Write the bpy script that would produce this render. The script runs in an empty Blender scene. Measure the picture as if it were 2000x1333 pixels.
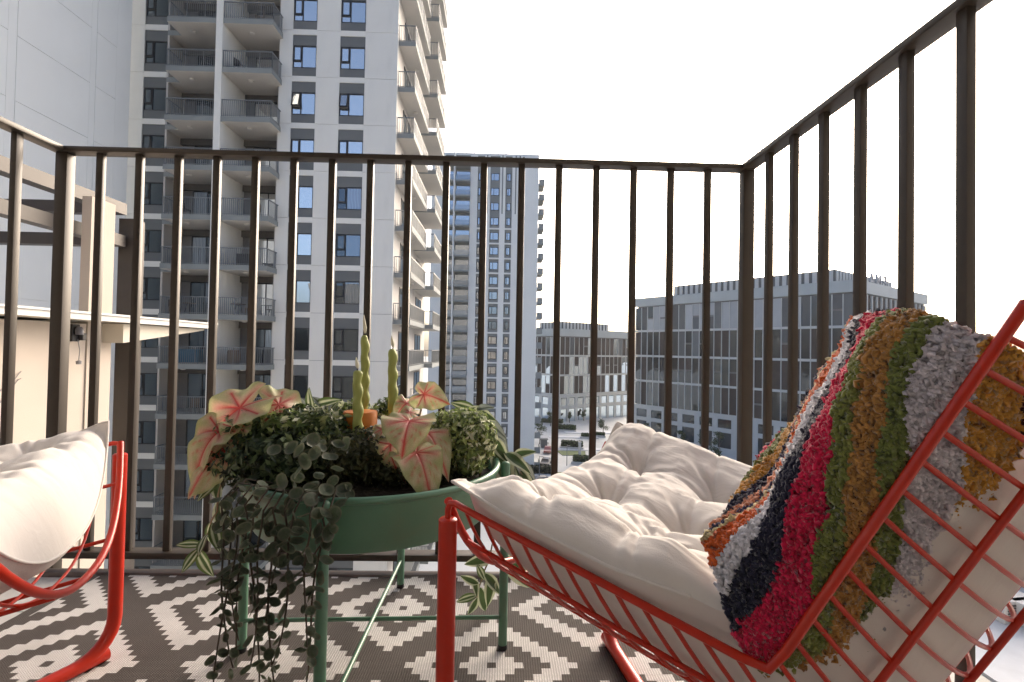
import bpy, bmesh, math, random
from mathutils import Vector, Matrix, noise
random.seed(7)
S = bpy.context.scene
COL = S.collection
R = math.radians
# ------------------------------------------------------------------ camera
CAM_H = 0.63
FPX = 943.0                                    # focal length in pixels of the 2000 px wide photograph
YAW, PITCH, ROLL = R(1.263), R(1.004), R(1.034)
fw = Vector((math.sin(YAW)*math.cos(PITCH), math.cos(YAW)*math.cos(PITCH), math.sin(PITCH)))
r0 = Vector((math.cos(YAW), -math.sin(YAW), 0)); u0 = r0.cross(fw)
rt = r0*math.cos(ROLL) + u0*math.sin(ROLL); up = u0*math.cos(ROLL) - r0*math.sin(ROLL)
cam = bpy.data.cameras.new('camera'); cam.sensor_width = 36; cam.lens = FPX*36/2000
cam.clip_start = 0.02; cam.clip_end = 20000
cam_o = bpy.data.objects.new('camera', cam); COL.objects.link(cam_o)
m = Matrix((rt, up, -fw)).transposed().to_4x4(); m.translation = (0, 0, CAM_H)
cam_o.matrix_world = m
S.camera = cam_o
S.render.resolution_x, S.render.resolution_y = 1024, 682
# ------------------------------------------------------------------ sky and sun
SUN_EL, SUN_AZ = R(24), R(28)                  # hazy low sun ahead of the camera, a little to the right
world = bpy.data.worlds.new('World'); S.world = world; world.use_nodes = True
wn = world.node_tree
sky = wn.nodes.new('ShaderNodeTexSky'); sky.sky_type = 'NISHITA'; sky.sun_disc = False
sky.sun_elevation = SUN_EL; sky.sun_rotation = SUN_AZ
sky.air_density = 0.6; sky.dust_density = 6.0; sky.ozone_density = 0.4; sky.altitude = 30
bg = wn.nodes['Background']; bg.inputs['Strength'].default_value = 0.15
wn.links.new(sky.outputs[0], bg.inputs['Color'])
sun = bpy.data.lights.new('sun', 'SUN'); sun.energy = 0.5; sun.angle = R(30); sun.color = (1.0, 0.93, 0.84)
sun_o = bpy.data.objects.new('sun', sun); COL.objects.link(sun_o)
sdir = Vector((math.sin(SUN_AZ)*math.cos(SUN_EL), math.cos(SUN_AZ)*math.cos(SUN_EL), math.sin(SUN_EL)))
sun_o.rotation_euler = sdir.to_track_quat('Z', 'Y').to_euler()
sun_o.location = sdir*60
vs = S.view_settings
vs.view_transform = 'Standard'; vs.look = 'None'; vs.gamma = 1; vs.use_curve_mapping = False
vs.exposure = 1.38

def ray(px, py): return fw + rt*((px-1000)/FPX) - up*((py-666.5)/FPX)
def at(px, py, Y):
    """point of the place at distance Y (metres into the scene) measured from the photograph"""
    d = ray(px, py); return Vector((0, 0, CAM_H)) + d*(Y/d.y)

# ------------------------------------------------------------------ materials
MATS = {}
def L(nt, a, b): nt.links.new(a, b)
def mat(name, col, rough=0.6, metal=0.0, var=0.06, vscale=8.0, bump=0.0, bscale=60.0, spec=0.5, coat=0.0,
        rnd=0.0, trans=0.0, dirt=0.0, dcol=(0.1, 0.09, 0.08), dscale=1.5, sheen=0.0):
    if name in MATS: return MATS[name]
    M = bpy.data.materials.new(name); M.use_nodes = True; nt = M.node_tree; n = nt.nodes
    p = n['Principled BSDF']
    p.inputs['Roughness'].default_value = rough; p.inputs['Metallic'].default_value = metal
    p.inputs['Specular IOR Level'].default_value = spec; p.inputs['Coat Weight'].default_value = coat
    p.inputs['Sheen Weight'].default_value = sheen
    tc = n.new('ShaderNodeTexCoord')
    nz = n.new('ShaderNodeTexNoise'); nz.inputs['Scale'].default_value = vscale; nz.inputs['Detail'].default_value = 6
    L(nt, tc.outputs['Object'], nz.inputs['Vector'])
    mr = n.new('ShaderNodeMapRange'); mr.inputs['From Min'].default_value = .25; mr.inputs['From Max'].default_value = .75
    mr.inputs['To Min'].default_value = 1-var; mr.inputs['To Max'].default_value = 1+var
    L(nt, nz.outputs['Fac'], mr.inputs['Value'])
    hsv = n.new('ShaderNodeHueSaturation'); hsv.inputs['Color'].default_value = (*col, 1)
    if rnd > 0:
        oi = n.new('ShaderNodeObjectInfo'); mm = n.new('ShaderNodeMapRange')
        mm.inputs['To Min'].default_value = 1-rnd; mm.inputs['To Max'].default_value = 1+rnd
        L(nt, oi.outputs['Random'], mm.inputs['Value'])
        mu = n.new('ShaderNodeMath'); mu.operation = 'MULTIPLY'
        L(nt, mm.outputs[0], mu.inputs[0]); L(nt, mr.outputs[0], mu.inputs[1]); L(nt, mu.outputs[0], hsv.inputs['Value'])
    else:
        L(nt, mr.outputs[0], hsv.inputs['Value'])
    out = hsv.outputs['Color']
    if dirt > 0:
        dn = n.new('ShaderNodeTexNoise'); dn.inputs['Scale'].default_value = dscale; dn.inputs['Detail'].default_value = 9
        dn.inputs['Roughness'].default_value = .7
        mp = n.new('ShaderNodeMapping'); mp.inputs['Scale'].default_value = (1, 1, .25)
        L(nt, tc.outputs['Object'], mp.inputs['Vector']); L(nt, mp.outputs[0], dn.inputs['Vector'])
        dr = n.new('ShaderNodeMapRange'); dr.inputs['From Min'].default_value = .5; dr.inputs['From Max'].default_value = .8
        dr.inputs['To Max'].default_value = dirt
        L(nt, dn.outputs['Fac'], dr.inputs['Value'])
        mx = n.new('ShaderNodeMix'); mx.data_type = 'RGBA'; mx.inputs['B'].default_value = (*dcol, 1)
        L(nt, dr.outputs[0], mx.inputs['Factor']); L(nt, out, mx.inputs['A']); out = mx.outputs['Result']
    L(nt, out, p.inputs['Base Color'])
    if trans > 0:
        p.inputs['Subsurface Weight'].default_value = 0
        tr = n.new('ShaderNodeBsdfTranslucent'); L(nt, out, tr.inputs['Color'])
        ms = n.new('ShaderNodeMixShader'); ms.inputs[0].default_value = trans
        L(nt, p.outputs[0], ms.inputs[1]); L(nt, tr.outputs[0], ms.inputs[2])
        L(nt, ms.outputs[0], n['Material Output'].inputs['Surface'])
    if bump > 0:
        bn = n.new('ShaderNodeTexNoise'); bn.inputs['Scale'].default_value = bscale; bn.inputs['Detail'].default_value = 5
        L(nt, tc.outputs['Object'], bn.inputs['Vector'])
        bp = n.new('ShaderNodeBump'); bp.inputs['Strength'].default_value = bump; bp.inputs['Distance'].default_value = .01
        L(nt, bn.outputs['Fac'], bp.inputs['Height']); L(nt, bp.outputs[0], p.inputs['Normal'])
    MATS[name] = M; return M

def glass(name, inner, tint=(.8, .9, 1.0), refl=.38, rnd=.5, curtain=0.0):
    """coated facade glazing: dark room colour behind a mirror-like coat"""
    M = bpy.data.materials.new(name); M.use_nodes = True; nt = M.node_tree; n = nt.nodes
    p = n['Principled BSDF']; p.inputs['Roughness'].default_value = .5; p.inputs['Specular IOR Level'].default_value = 0
    oi = n.new('ShaderNodeObjectInfo'); tc = n.new('ShaderNodeTexCoord')
    mm = n.new('ShaderNodeMapRange'); mm.inputs['To Min'].default_value = 1-rnd; mm.inputs['To Max'].default_value = 1+rnd
    L(nt, oi.outputs['Random'], mm.inputs['Value'])
    hsv = n.new('ShaderNodeHueSaturation'); hsv.inputs['Color'].default_value = (*inner, 1)
    if curtain:
        wv = n.new('ShaderNodeTexWave'); wv.inputs['Scale'].default_value = 3.2; wv.inputs['Distortion'].default_value = 2.5
        wv.inputs['Detail Scale'].default_value = .6
        L(nt, tc.outputs['Object'], wv.inputs['Vector'])
        cm = n.new('ShaderNodeMath'); cm.operation = 'MULTIPLY_ADD'; cm.inputs[1].default_value = curtain; cm.inputs[2].default_value = .35
        L(nt, wv.outputs['Fac'], cm.inputs[0])
        c2 = n.new('ShaderNodeMath'); c2.operation = 'MULTIPLY'; L(nt, cm.outputs[0], c2.inputs[0]); L(nt, mm.outputs[0], c2.inputs[1])
        L(nt, c2.outputs[0], hsv.inputs['Value'])
    else: L(nt, mm.outputs[0], hsv.inputs['Value'])
    L(nt, hsv.outputs[0], p.inputs['Base Color'])
    gl = n.new('ShaderNodeBsdfGlossy'); gl.inputs['Roughness'].default_value = .02; gl.inputs['Color'].default_value = (*tint, 1)
    nz = n.new('ShaderNodeTexNoise'); nz.inputs['Scale'].default_value = .45; nz.inputs['Detail'].default_value = 1
    L(nt, tc.outputs['Object'], nz.inputs['Vector'])
    bp = n.new('ShaderNodeBump'); bp.inputs['Strength'].default_value = .05; bp.inputs['Distance'].default_value = .25
    L(nt, nz.outputs['Fac'], bp.inputs['Height']); L(nt, bp.outputs[0], gl.inputs['Normal'])
    fr = n.new('ShaderNodeFresnel'); fr.inputs['IOR'].default_value = 1.5
    ad = n.new('ShaderNodeMath'); ad.operation = 'ADD'; ad.use_clamp = True; ad.inputs[1].default_value = refl
    L(nt, fr.outputs[0], ad.inputs[0])
    ms = n.new('ShaderNodeMixShader'); L(nt, ad.outputs[0], ms.inputs[0]); L(nt, p.outputs[0], ms.inputs[1]); L(nt, gl.outputs[0], ms.inputs[2])
    L(nt, ms.outputs[0], n['Material Output'].inputs['Surface'])
    return M

def attr_mat(name, rough=.5, trans=0.0, bump=0.0, bscale=200., spec=.4, sheen=0.0, var=.15, vscale=40., vmap=None):
    """colour comes from the mesh colour attribute 'c' times fine noise"""
    M = bpy.data.materials.new(name); M.use_nodes = True; nt = M.node_tree; n = nt.nodes
    p = n['Principled BSDF']; p.inputs['Roughness'].default_value = rough; p.inputs['Specular IOR Level'].default_value = spec
    p.inputs['Sheen Weight'].default_value = sheen
    a = n.new('ShaderNodeVertexColor'); a.layer_name = 'c'
    tc = n.new('ShaderNodeTexCoord')
    nz = n.new('ShaderNodeTexNoise'); nz.inputs['Scale'].default_value = vscale; nz.inputs['Detail'].default_value = 4
    L(nt, tc.outputs['Object'], nz.inputs['Vector'])
    mr = n.new('ShaderNodeMapRange'); mr.inputs['From Min'].default_value = .3; mr.inputs['From Max'].default_value = .7
    mr.inputs['To Min'].default_value = 1-var; mr.inputs['To Max'].default_value = 1+var
    L(nt, nz.outputs['Fac'], mr.inputs['Value'])
    hsv = n.new('ShaderNodeHueSaturation'); L(nt, a.outputs['Color'], hsv.inputs['Color']); L(nt, mr.outputs[0], hsv.inputs['Value'])
    L(nt, hsv.outputs[0], p.inputs['Base Color'])
    if bump > 0:
        bn = n.new('ShaderNodeTexNoise'); bn.inputs['Scale'].default_value = bscale
        L(nt, tc.outputs['Object'], bn.inputs['Vector'])
        bp = n.new('ShaderNodeBump'); bp.inputs['Strength'].default_value = bump; bp.inputs['Distance'].default_value = .004
        L(nt, bn.outputs['Fac'], bp.inputs['Height']); L(nt, bp.outputs[0], p.inputs['Normal'])
    if trans > 0:
        tr = n.new('ShaderNodeBsdfTranslucent'); L(nt, hsv.outputs[0], tr.inputs['Color'])
        ms = n.new('ShaderNodeMixShader'); ms.inputs[0].default_value = trans
        L(nt, p.outputs[0], ms.inputs[1]); L(nt, tr.outputs[0], ms.inputs[2])
        L(nt, ms.outputs[0], n['Material Output'].inputs['Surface'])
    return M

# ------------------------------------------------------------------ mesh helpers
def tag(o, label=None, cat=None, group=None, kind=None):
    if label: o['label'] = label
    if cat: o['category'] = cat
    if group: o['group'] = group
    if kind: o['kind'] = kind
    return o
def empty(name, loc=(0, 0, 0), rz=0.0, label=None, cat=None, group=None, kind=None):
    o = bpy.data.objects.new(name, None); COL.objects.link(o); o.location = loc; o.rotation_euler = (0, 0, rz)
    o.empty_display_size = .05
    return tag(o, label, cat, group, kind)
def link(name, me, parent=None, loc=(0, 0, 0), rot=(0, 0, 0), scale=(1, 1, 1), m=None):
    o = bpy.data.objects.new(name, me); COL.objects.link(o)
    if parent: o.parent = parent
    if m is not None: o.matrix_local = m
    else: o.location = loc; o.rotation_euler = rot; o.scale = scale
    return o
class MB:
    def __init__(s): s.v = []; s.f = []; s.mi = []; s.c = []
    def quad(s, *pts, mi=0):
        i = len(s.v); s.v += [tuple(p) for p in pts]; s.f.append(tuple(range(i, i+len(pts)))); s.mi.append(mi); return s
    def box(s, x0, x1, y0, y1, z0, z1, mi=0):
        i = len(s.v)
        s.v += [(x0, y0, z0), (x1, y0, z0), (x1, y1, z0), (x0, y1, z0), (x0, y0, z1), (x1, y0, z1), (x1, y1, z1), (x0, y1, z1)]
        for q in ((0, 3, 2, 1), (4, 5, 6, 7), (0, 1, 5, 4), (1, 2, 6, 5), (2, 3, 7, 6), (3, 0, 4, 7)):
            s.f.append(tuple(i+k for k in q)); s.mi.append(mi)
        return s
    def bbox(s, x0, x1, y0, y1, z0, z1, b=.003):
        """box with chamfered edges"""
        bm = bmesh.new(); bmesh.ops.create_cube(bm, size=1)
        for v in bm.verts: v.co = Vector(((x0+x1)/2+v.co.x*(x1-x0), (y0+y1)/2+v.co.y*(y1-y0), (z0+z1)/2+v.co.z*(z1-z0)))
        bmesh.ops.bevel(bm, geom=list(bm.edges), offset=b, segments=2, affect='EDGES', profile=.5)
        return s.add_bm(bm)
    def add_bm(s, bm, mi=0):
        i = len(s.v); bm.verts.ensure_lookup_table()
        for k, v in enumerate(bm.verts): v.index = k; s.v.append(tuple(v.co))
        for f in bm.faces: s.f.append(tuple(i+v.index for v in f.verts)); s.mi.append(mi)
        bm.free(); return s
    def obox(s, c, ax, ay, az, hx, hy, hz, mi=0):
        i = len(s.v); c = Vector(c)
        for sz in (-1, 1):
            for sx, sy in ((-1, -1), (1, -1), (1, 1), (-1, 1)): s.v.append(tuple(c+ax*(hx*sx)+ay*(hy*sy)+az*(hz*sz)))
        for q in ((0, 3, 2, 1), (4, 5, 6, 7), (0, 1, 5, 4), (1, 2, 6, 5), (2, 3, 7, 6), (3, 0, 4, 7)):
            s.f.append(tuple(i+k for k in q)); s.mi.append(mi)
        return s
    def prism(s, poly, z0, z1, mi=0):
        n = len(poly); i = len(s.v)
        s.v += [(x, y, z0) for x, y in poly]+[(x, y, z1) for x, y in poly]
        for k in range(n): s.f.append((i+k, i+(k+1) % n, i+n+(k+1) % n, i+n+k)); s.mi.append(mi)
        s.f.append(tuple(i+n+k for k in range(n))); s.mi.append(mi); s.f.append(tuple(i+k for k in reversed(range(n)))); s.mi.append(mi)
        return s
    def tube(s, pts, r, n=8, caps=True, mi=0):
        pts = [Vector(p) for p in pts]; N = len(pts)
        rs = r if isinstance(r, (list, tuple)) else [r]*N
        i = len(s.v); t = (pts[1]-pts[0]).normalized()
        a = t.orthogonal().normalized()
        for k in range(N):
            if k == 0: t2 = pts[1]-pts[0]
            elif k == N-1: t2 = pts[-1]-pts[-2]
            else: t2 = (pts[k+1]-pts[k]).normalized()+(pts[k]-pts[k-1]).normalized()
            t2 = t2.normalized() if t2.length > 1e-9 else t
            a = a-t2*a.dot(t2); a = a.normalized() if a.length > 1e-6 else t2.orthogonal().normalized()
            b = t2.cross(a); t = t2
            for j in range(n):
                w = 2*math.pi*j/n; s.v.append(tuple(pts[k]+(a*math.cos(w)+b*math.sin(w))*rs[k]))
        for k in range(N-1):
            for j in range(n):
                s.f.append((i+k*n+j, i+k*n+(j+1) % n, i+(k+1)*n+(j+1) % n, i+(k+1)*n+j)); s.mi.append(mi)
        if caps:
            s.f.append(tuple(i+j for j in reversed(range(n)))); s.mi.append(mi)
            s.f.append(tuple(i+(N-1)*n+j for j in range(n))); s.mi.append(mi)
        return s
    def lathe(s, prof, n=32, c=(0, 0, 0), mi=0, close=False):
        i = len(s.v); N = len(prof)
        for (r, z) in prof:
            for j in range(n):
                w = 2*math.pi*j/n; s.v.append((c[0]+r*math.cos(w), c[1]+r*math.sin(w), c[2]+z))
        for k in range(N-1):
            for j in range(n):
                s.f.append((i+k*n+j, i+k*n+(j+1) % n, i+(k+1)*n+(j+1) % n, i+(k+1)*n+j)); s.mi.append(mi)
        if close:
            s.f.append(tuple(i+j for j in reversed(range(n)))); s.mi.append(mi)
            s.f.append(tuple(i+(N-1)*n+j for j in range(n))); s.mi.append(mi)
        return s
    def grid(s, fn, nu, nv, mi=0, closed_u=False):
        i = len(s.v)
        for b in range(nv+1):
            for a in range(nu+1): s.v.append(tuple(fn(a/nu, b/nv)))
        for b in range(nv):
            for a in range(nu):
                s.f.append((i+b*(nu+1)+a, i+b*(nu+1)+a+1, i+(b+1)*(nu+1)+a+1, i+(b+1)*(nu+1)+a)); s.mi.append(mi)
        return s
    def mesh(s, name, mats, smooth=False, org=(0, 0, 0), weld=0):
        me = bpy.data.meshes.new(name)
        ox, oy, oz = org
        me.from_pydata([(x-ox, y-oy, z-oz) for x, y, z in s.v], [], s.f)
        if not isinstance(mats, (list, tuple)): mats = [mats]
        for M in mats: me.materials.append(M)
        if len(mats) > 1: me.polygons.foreach_set('material_index', s.mi)
        if s.c:
            ca = me.color_attributes.new('c', 'FLOAT_COLOR', 'POINT')
            ca.data.foreach_set('color', [q for c in s.c for q in (c[0], c[1], c[2], 1.0)])
        if weld:
            bm = bmesh.new(); bm.from_mesh(me); bmesh.ops.remove_doubles(bm, verts=bm.verts, dist=weld)
            bmesh.ops.recalc_face_normals(bm, faces=bm.faces); bm.to_mesh(me); bm.free()
        if smooth:
            me.polygons.foreach_set('use_smooth', [True]*len(me.polygons))
            if smooth != 'all': me.set_sharp_from_angle(angle=R(smooth if smooth is not True else 40))
        me.update(); return me
    def build(s, name, mats, parent=None, smooth=False, org=None, weld=0):
        """vertices are world coordinates (or relative to org); parent sits at its own location"""
        if org is None: org = tuple(parent_origin(parent)) if parent else (0, 0, 0)
        return link(name, s.mesh(name, mats, smooth, org, weld), parent)
def parent_origin(o):
    v = Vector((0, 0, 0))
    while o: v += o.location; o = o.parent
    return v
def single(name, mb, mats, base, label, cat, group=None, kind=None, smooth=False, weld=0):
    o = link(name, mb.mesh(name, mats, smooth, base, weld)); o.location = base
    return tag(o, label, cat, group, kind)
# ================================================================== THE PLACE: ground and city
G = -24.1                                            # street level below the balcony
M_pave = mat('plaza_paving', (.50, .515, .505), .85, var=.12, vscale=.15, bump=.2, bscale=2, dirt=.35, dcol=(.3, .3, .3), dscale=.08)
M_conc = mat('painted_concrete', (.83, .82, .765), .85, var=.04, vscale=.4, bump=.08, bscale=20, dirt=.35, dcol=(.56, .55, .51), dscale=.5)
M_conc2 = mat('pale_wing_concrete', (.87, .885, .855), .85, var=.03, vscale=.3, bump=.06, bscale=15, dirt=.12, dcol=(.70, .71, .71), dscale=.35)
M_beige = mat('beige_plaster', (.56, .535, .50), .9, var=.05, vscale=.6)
M_grey = mat('grey_spandrel', (.150, .160, .162), .7, var=.05, vscale=1.2, rnd=.05)
M_slab = mat('grey_slab_edge', (.26, .28, .275), .8, var=.06, vscale=.8)
M_gap = mat('joint_shadow_gap', (.2, .2, .2), .9)
M_frame = mat('window_frame', (.03, .032, .035), .45, metal=.3)
M_rail = mat('steel_railing', (.20, .215, .225), .5, metal=.4)
M_dark = mat('recess_grey', (.13, .125, .12), .85)
M_pane = glass('window_glass', (.15, .16, .165), (.92, .95, .95), .58, rnd=.7)
M_pane2 = glass('curtained_glass', (.22, .23, .24), (.62, .74, .86), .25, rnd=.6, curtain=.6)
M_pane3 = glass('dim_glass', (.03, .035, .038), (.55, .66, .75), .13, rnd=.6)
M_farwhite = mat('far_tower_white', (.83, .835, .79), .85, var=.04, vscale=.2)
M_fargrey = mat('far_tower_grey', (.24, .255, .25), .8, var=.05, vscale=.4)
M_roofgrey = mat('roof_metal', (.40, .44, .44), .5, var=.05, vscale=.3)

gmb = MB(); gmb.quad((-500, -80, G), (900, -80, G), (900, 1400, G), (-500, 1400, G))
ground = gmb.build('ground', M_pave); tag(ground, kind='structure')

def put(name, me, parent, pos, rot=(0, 0, 0), scale=(1, 1, 1)):
    return link(name, me, parent, Vector(pos)-parent_origin(parent), rot, scale)

# ---------- window kit: origin at lower-left front corner of the opening, x right, y into the wall
def win_meshes(w, h, split=.38, low=.3, fb=.055):
    sx = w*split; sz = h*low
    fr = MB()
    fr.box(0, w, 0, .09, 0, fb); fr.box(0, w, 0, .09, h-fb, h); fr.box(0, fb, 0, .09, fb, h-fb); fr.box(w-fb, w, 0, .09, fb, h-fb)
    fr.box(sx-fb/2, sx+fb/2, 0, .09, fb, h-fb); fr.box(fb, sx-fb/2, 0, .09, sz-fb/2, sz+fb/2)
    sash = MB(); a, b, c, d = fb, sx-fb/2, sz+fb/2, h-fb; e = .07
    sash.box(a, b, -.02, .03, c, c+e); sash.box(a, b, -.02, .03, d-e, d); sash.box(a, a+e, -.02, .03, c+e, d-e); sash.box(b-e, b, -.02, .03, c+e, d-e)
    big = MB(); big.box(sx+fb/2, w-fb, .05, .065, fb, h-fb)
    lo = MB(); lo.box(fb, sx-fb/2, .05, .065, fb, sz-fb/2)
    ps = MB(); ps.box(a+e, b-e, 0, .012, c+e, d-e)
    return fr, sash, big, lo, ps, d
def add_window(parent, pos, kit, panes, open_ang=0.0):
    frm, sash, big, lo, ps, top = kit
    w = put('window', frm, parent, pos)
    link('pane', big[panes[0]], w); link('pane', lo[panes[1]], w)
    s = link('sash', sash, w); s.location = (0, 0, top); s.rotation_euler = (-open_ang, 0, 0)
    p = link('pane', ps[panes[1]], w); p.location = (0, 0, top); p.rotation_euler = (-open_ang, 0, 0)
def kit(w, h, mats, **k):
    fr, sash, big, lo, ps, top = win_meshes(w, h, **k)
    for mb in (sash, ps): mb.v = [(x, y, z-top) for x, y, z in mb.v]
    return (fr.mesh('window_frame', M_frame), sash.mesh('sash', M_frame),
            [big.mesh('pane', m_) for m_ in mats], [lo.mesh('pane', m_) for m_ in mats], [ps.mesh('pane', m_) for m_ in mats], top)
def railing(L_, h, left=0.0, right=0.0, step=.125, bw=.011):
    """balcony guard along +x from 0 to L_ at y=0, with returns going back (+y) at either end"""
    m_ = MB(); n = max(2, int(L_/step))
    for k in range(n+1):
        x = L_*k/n; b = bw*2.0 if k % 9 == 0 else bw
        m_.box(x-b, x+b, -b, b, 0, h)
    m_.box(-.03, L_+.03, -.03, .03, h, h+.05); m_.box(0, L_, -.015, .015, .06, .09)
    for xx, d in ((0, left), (L_, right)):
        if d > 0:
            q = max(2, int(d/step))
            for k in range(1, q+1):
                y = d*k/q; b = bw*2.0 if k % 9 == 0 else bw
                m_.box(xx-b, xx+b, y-b, y+b, 0, h)
            m_.box(xx-.03, xx+.03, .03, d, h, h+.05); m_.box(xx-.015, xx+.015, .015, d, .06, .09)
    return m_

# ================================================================== main apartment tower, 32 m ahead
FL = 3.13; FY = 32.0
tower = empty('apartment_tower', (-16, FY, G), label='tall white apartment tower with grey window bands and stacked balconies, nearest the balcony', cat='building')
TOP = 36.0
core = MB()
core.box(-25.0, -22.37, FY+.14, 46, G, TOP); core.box(-15.03, -7.40, FY+.14, 46, G, TOP); core.box(-22.37, -15.03, FY+1.6, 46, G, TOP)
core.build('wall', M_gap, tower)
ks = list(range(-8, 8)); z_of = lambda k: 9.06+FL*k
zlow = z_of(ks[0])
for a, b in ((-24.9, -22.4), (-15.0, -7.27)): m_ = MB(); m_.box(a, b, FY+.02, FY+.13, G, zlow-.02); m_.build('base_wall', M_conc, tower)
pil = [(-25.0, -23.86), (-15.03, -14.2), (-12.62, -11.07), (-9.41, -7.25)]
pan_me = []
for a, b in pil:
    m_ = MB(); m_.box(0, b-a-.004, 0, .13, .012, FL-.012); pan_me.append(m_.mesh('panel', M_conc))
cols = [(-23.86, -22.37), (-14.2, -12.62), (-11.07, -9.41)]
def boxme(name, w, d, z0, z1, M): m_ = MB(); m_.box(0, w, 0, d, z0, z1); return m_.mesh(name, M)
kits = []; low_me = []; up_me = []; band_me = []
for a, b in cols:
    w = b-a
    kits.append(kit(w-.02, 1.50, [M_pane, M_pane2, M_pane3]))
    low_me.append(boxme('spandrel', w-.006, .08, .06, .615, M_grey)); up_me.append(boxme('spandrel', w-.006, .08, 2.135, 2.82, M_grey))
    band_me.append(boxme('band', w-.006, .128, 2.825, 3.185, M_conc))
# side wall with its two balcony stacks
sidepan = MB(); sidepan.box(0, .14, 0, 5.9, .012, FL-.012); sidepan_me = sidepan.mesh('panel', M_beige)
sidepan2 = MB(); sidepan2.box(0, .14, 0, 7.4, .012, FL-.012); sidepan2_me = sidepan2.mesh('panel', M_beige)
def slab_me(x1, y1, t=.33):
    m_ = MB(); m_.box(0, x1, 0, y1, 0, t)
    me = m_.mesh('slab', [M_slab, M_beige]); me.polygons[0].material_index = 1
    return me
sl_left = MB(); sl_left.box(-21.46, -18.38, 30.6, FY, 0, .33); sl_left.box(-22.36, -18.38, FY, FY+1.59, .001, .329)
sl_right = MB(); sl_right.box(-17.95, -14.84, 30.6, FY, 0, .33); sl_right.box(-17.95, -15.04, FY, FY+1.59, .001, .329)
slm = []
for q in (sl_left, sl_right):
    me = q.mesh('slab', [M_slab, M_beige]); me.polygons[0].material_index = 1; me.polygons[6].material_index = 1; slm.append(me)
rl_left = railing(3.02, 1.05, left=1.38).mesh('railing', M_rail); rl_right = railing(3.05, 1.05, right=1.38).mesh('railing', M_rail)
rl_s1 = railing(1.08, 1.05, right=6.15).mesh('railing', M_rail); rl_s2 = railing(1.65, 1.05, right=5.45).mesh('railing', M_rail)
s1 = slab_me(1.12, 6.2); s2 = slab_me(1.72, 5.5)
head = MB(); head.box(-22.36, -18.38, FY+1.35, FY+1.59, 2.08, 2.5); head2 = MB(); head2.box(-17.95, -15.04, FY+1.35, FY+1.59, 2.08, 2.5)
hm = [head.mesh('door_header', M_dark), head2.mesh('door_header', M_dark)]
def doors(x0, x1, n):
    fr = MB(); w = (x1-x0)/n; out = []
    fr.box(0, x1-x0, 0, .08, 2.3, 2.38); 
    for k in range(n+1): fr.box(w*k-.03, w*k+.03, 0, .08, 0, 2.3)
    pm = MB(); pm.box(.03, w-.03, .03, .045, .02, 2.3)
    return fr.mesh('glass_door', M_frame), [pm.mesh('pane', M_pane), pm.mesh('pane', M_pane3), pm.mesh('pane', M_pane2)], w
dl = doors(-21.3, -18.4, 3); dr = doors(-17.3, -15.1, 2)
lampme = MB().lathe([(0, 0), (.16, 0), (.16, -.06), (.1, -.1), (0, -.1)], 10).mesh('ceiling_lamp', mat('opal_lamp', (.6, .58, .55)))
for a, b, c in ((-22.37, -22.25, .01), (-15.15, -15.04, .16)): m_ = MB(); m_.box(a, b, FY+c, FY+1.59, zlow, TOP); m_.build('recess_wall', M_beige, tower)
fin = MB(); fin.box(-18.37, -17.96, 30.55, FY+1.59, G, TOP); fin.build('fin_wall', M_conc, tower)
rr = random.Random(3)
for k in ks:
    z = z_of(k)
    for (a, b), me in zip(pil, pan_me): put('panel', me, tower, (a+.002, FY, z))
    for i, (a, b) in enumerate(cols):
        put('spandrel', low_me[i], tower, (a+.003, FY+.05, z)); put('spandrel', up_me[i], tower, (a+.003, FY+.05, z))
        put('band', band_me[i], tower, (a+.003, FY+.002, z))
        if i == 0: pn = (2, 2)
        elif k >= 1: pn = (0, 0)
        elif i == 2 and k in (0, -1, -2): pn = (1, 2)
        else: pn = (0, 0) if k > -3 else (2, 2)
        oa = R(14) if (i > 0 and k == 2) else 0
        add_window(tower, (a+.01, FY+.06, z+.625), kits[i], pn, oa)
    zs = z-.63
    for j in (0, 1):
        put('slab', slm[j], tower, (0, 0, zs)); put('door_header', hm[j], tower, (0, 0, z))
        if k < 7:
            put('railing', (rl_left, rl_right)[j], tower, ((-21.41, -17.93)[j], 30.66, zs+.33))
            put('ceiling_lamp', lampme, tower, ((-20.4, -16.6)[j], 31.5, zs-.002))
        fr, pm, w = (dl, dr)[j]; x0 = (-21.35, -17.35)[j]
        d = put('glass_door', fr, tower, (x0, FY+1.5, zs+.33))
        for q in range((3, 2)[j]):
            which = 0 if (j == 1 and k > -3 and q >= 0) else (1 if rr.random() < .75 else 2)
            link('pane', pm[which], d, (w*q, 0, 0))
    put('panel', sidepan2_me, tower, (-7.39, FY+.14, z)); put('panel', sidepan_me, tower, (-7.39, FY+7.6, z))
    put('slab', s1, tower, (-7.24, 32.35, zs)); put('slab', s2, tower, (-7.24, 38.95, zs))
    put('railing', rl_s1, tower, (-7.24, 32.4, zs+.33)); put('railing', rl_s2, tower, (-7.24, 39.0, zs+.33))
    put('ceiling_lamp', lampme, tower, (-6.6, 35.2, zs-.002))
# side doors
sd = MB(); sd.box(0, .05, 0, .06, 0, 2.3); sd.box(0, .05, 2.6, 2.66, 0, 2.3); sd.box(0, .05, 1.27, 1.33, 0, 2.3); sd.box(0, .05, 0, 2.66, 2.3, 2.38)
sdm = sd.mesh('glass_door', M_frame); sp = MB(); sp.box(.01, .025, .06, 1.27, 0, 2.3); sp.box(.01, .025, 1.33, 2.6, 0, 2.3); spm = sp.mesh('pane', M_pane3)
for k in ks:
    for y in (34.0, 40.4):
        d = put('glass_door', sdm, tower, (-7.245, y, z_of(k)-.3)); link('pane', spm, d)

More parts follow.
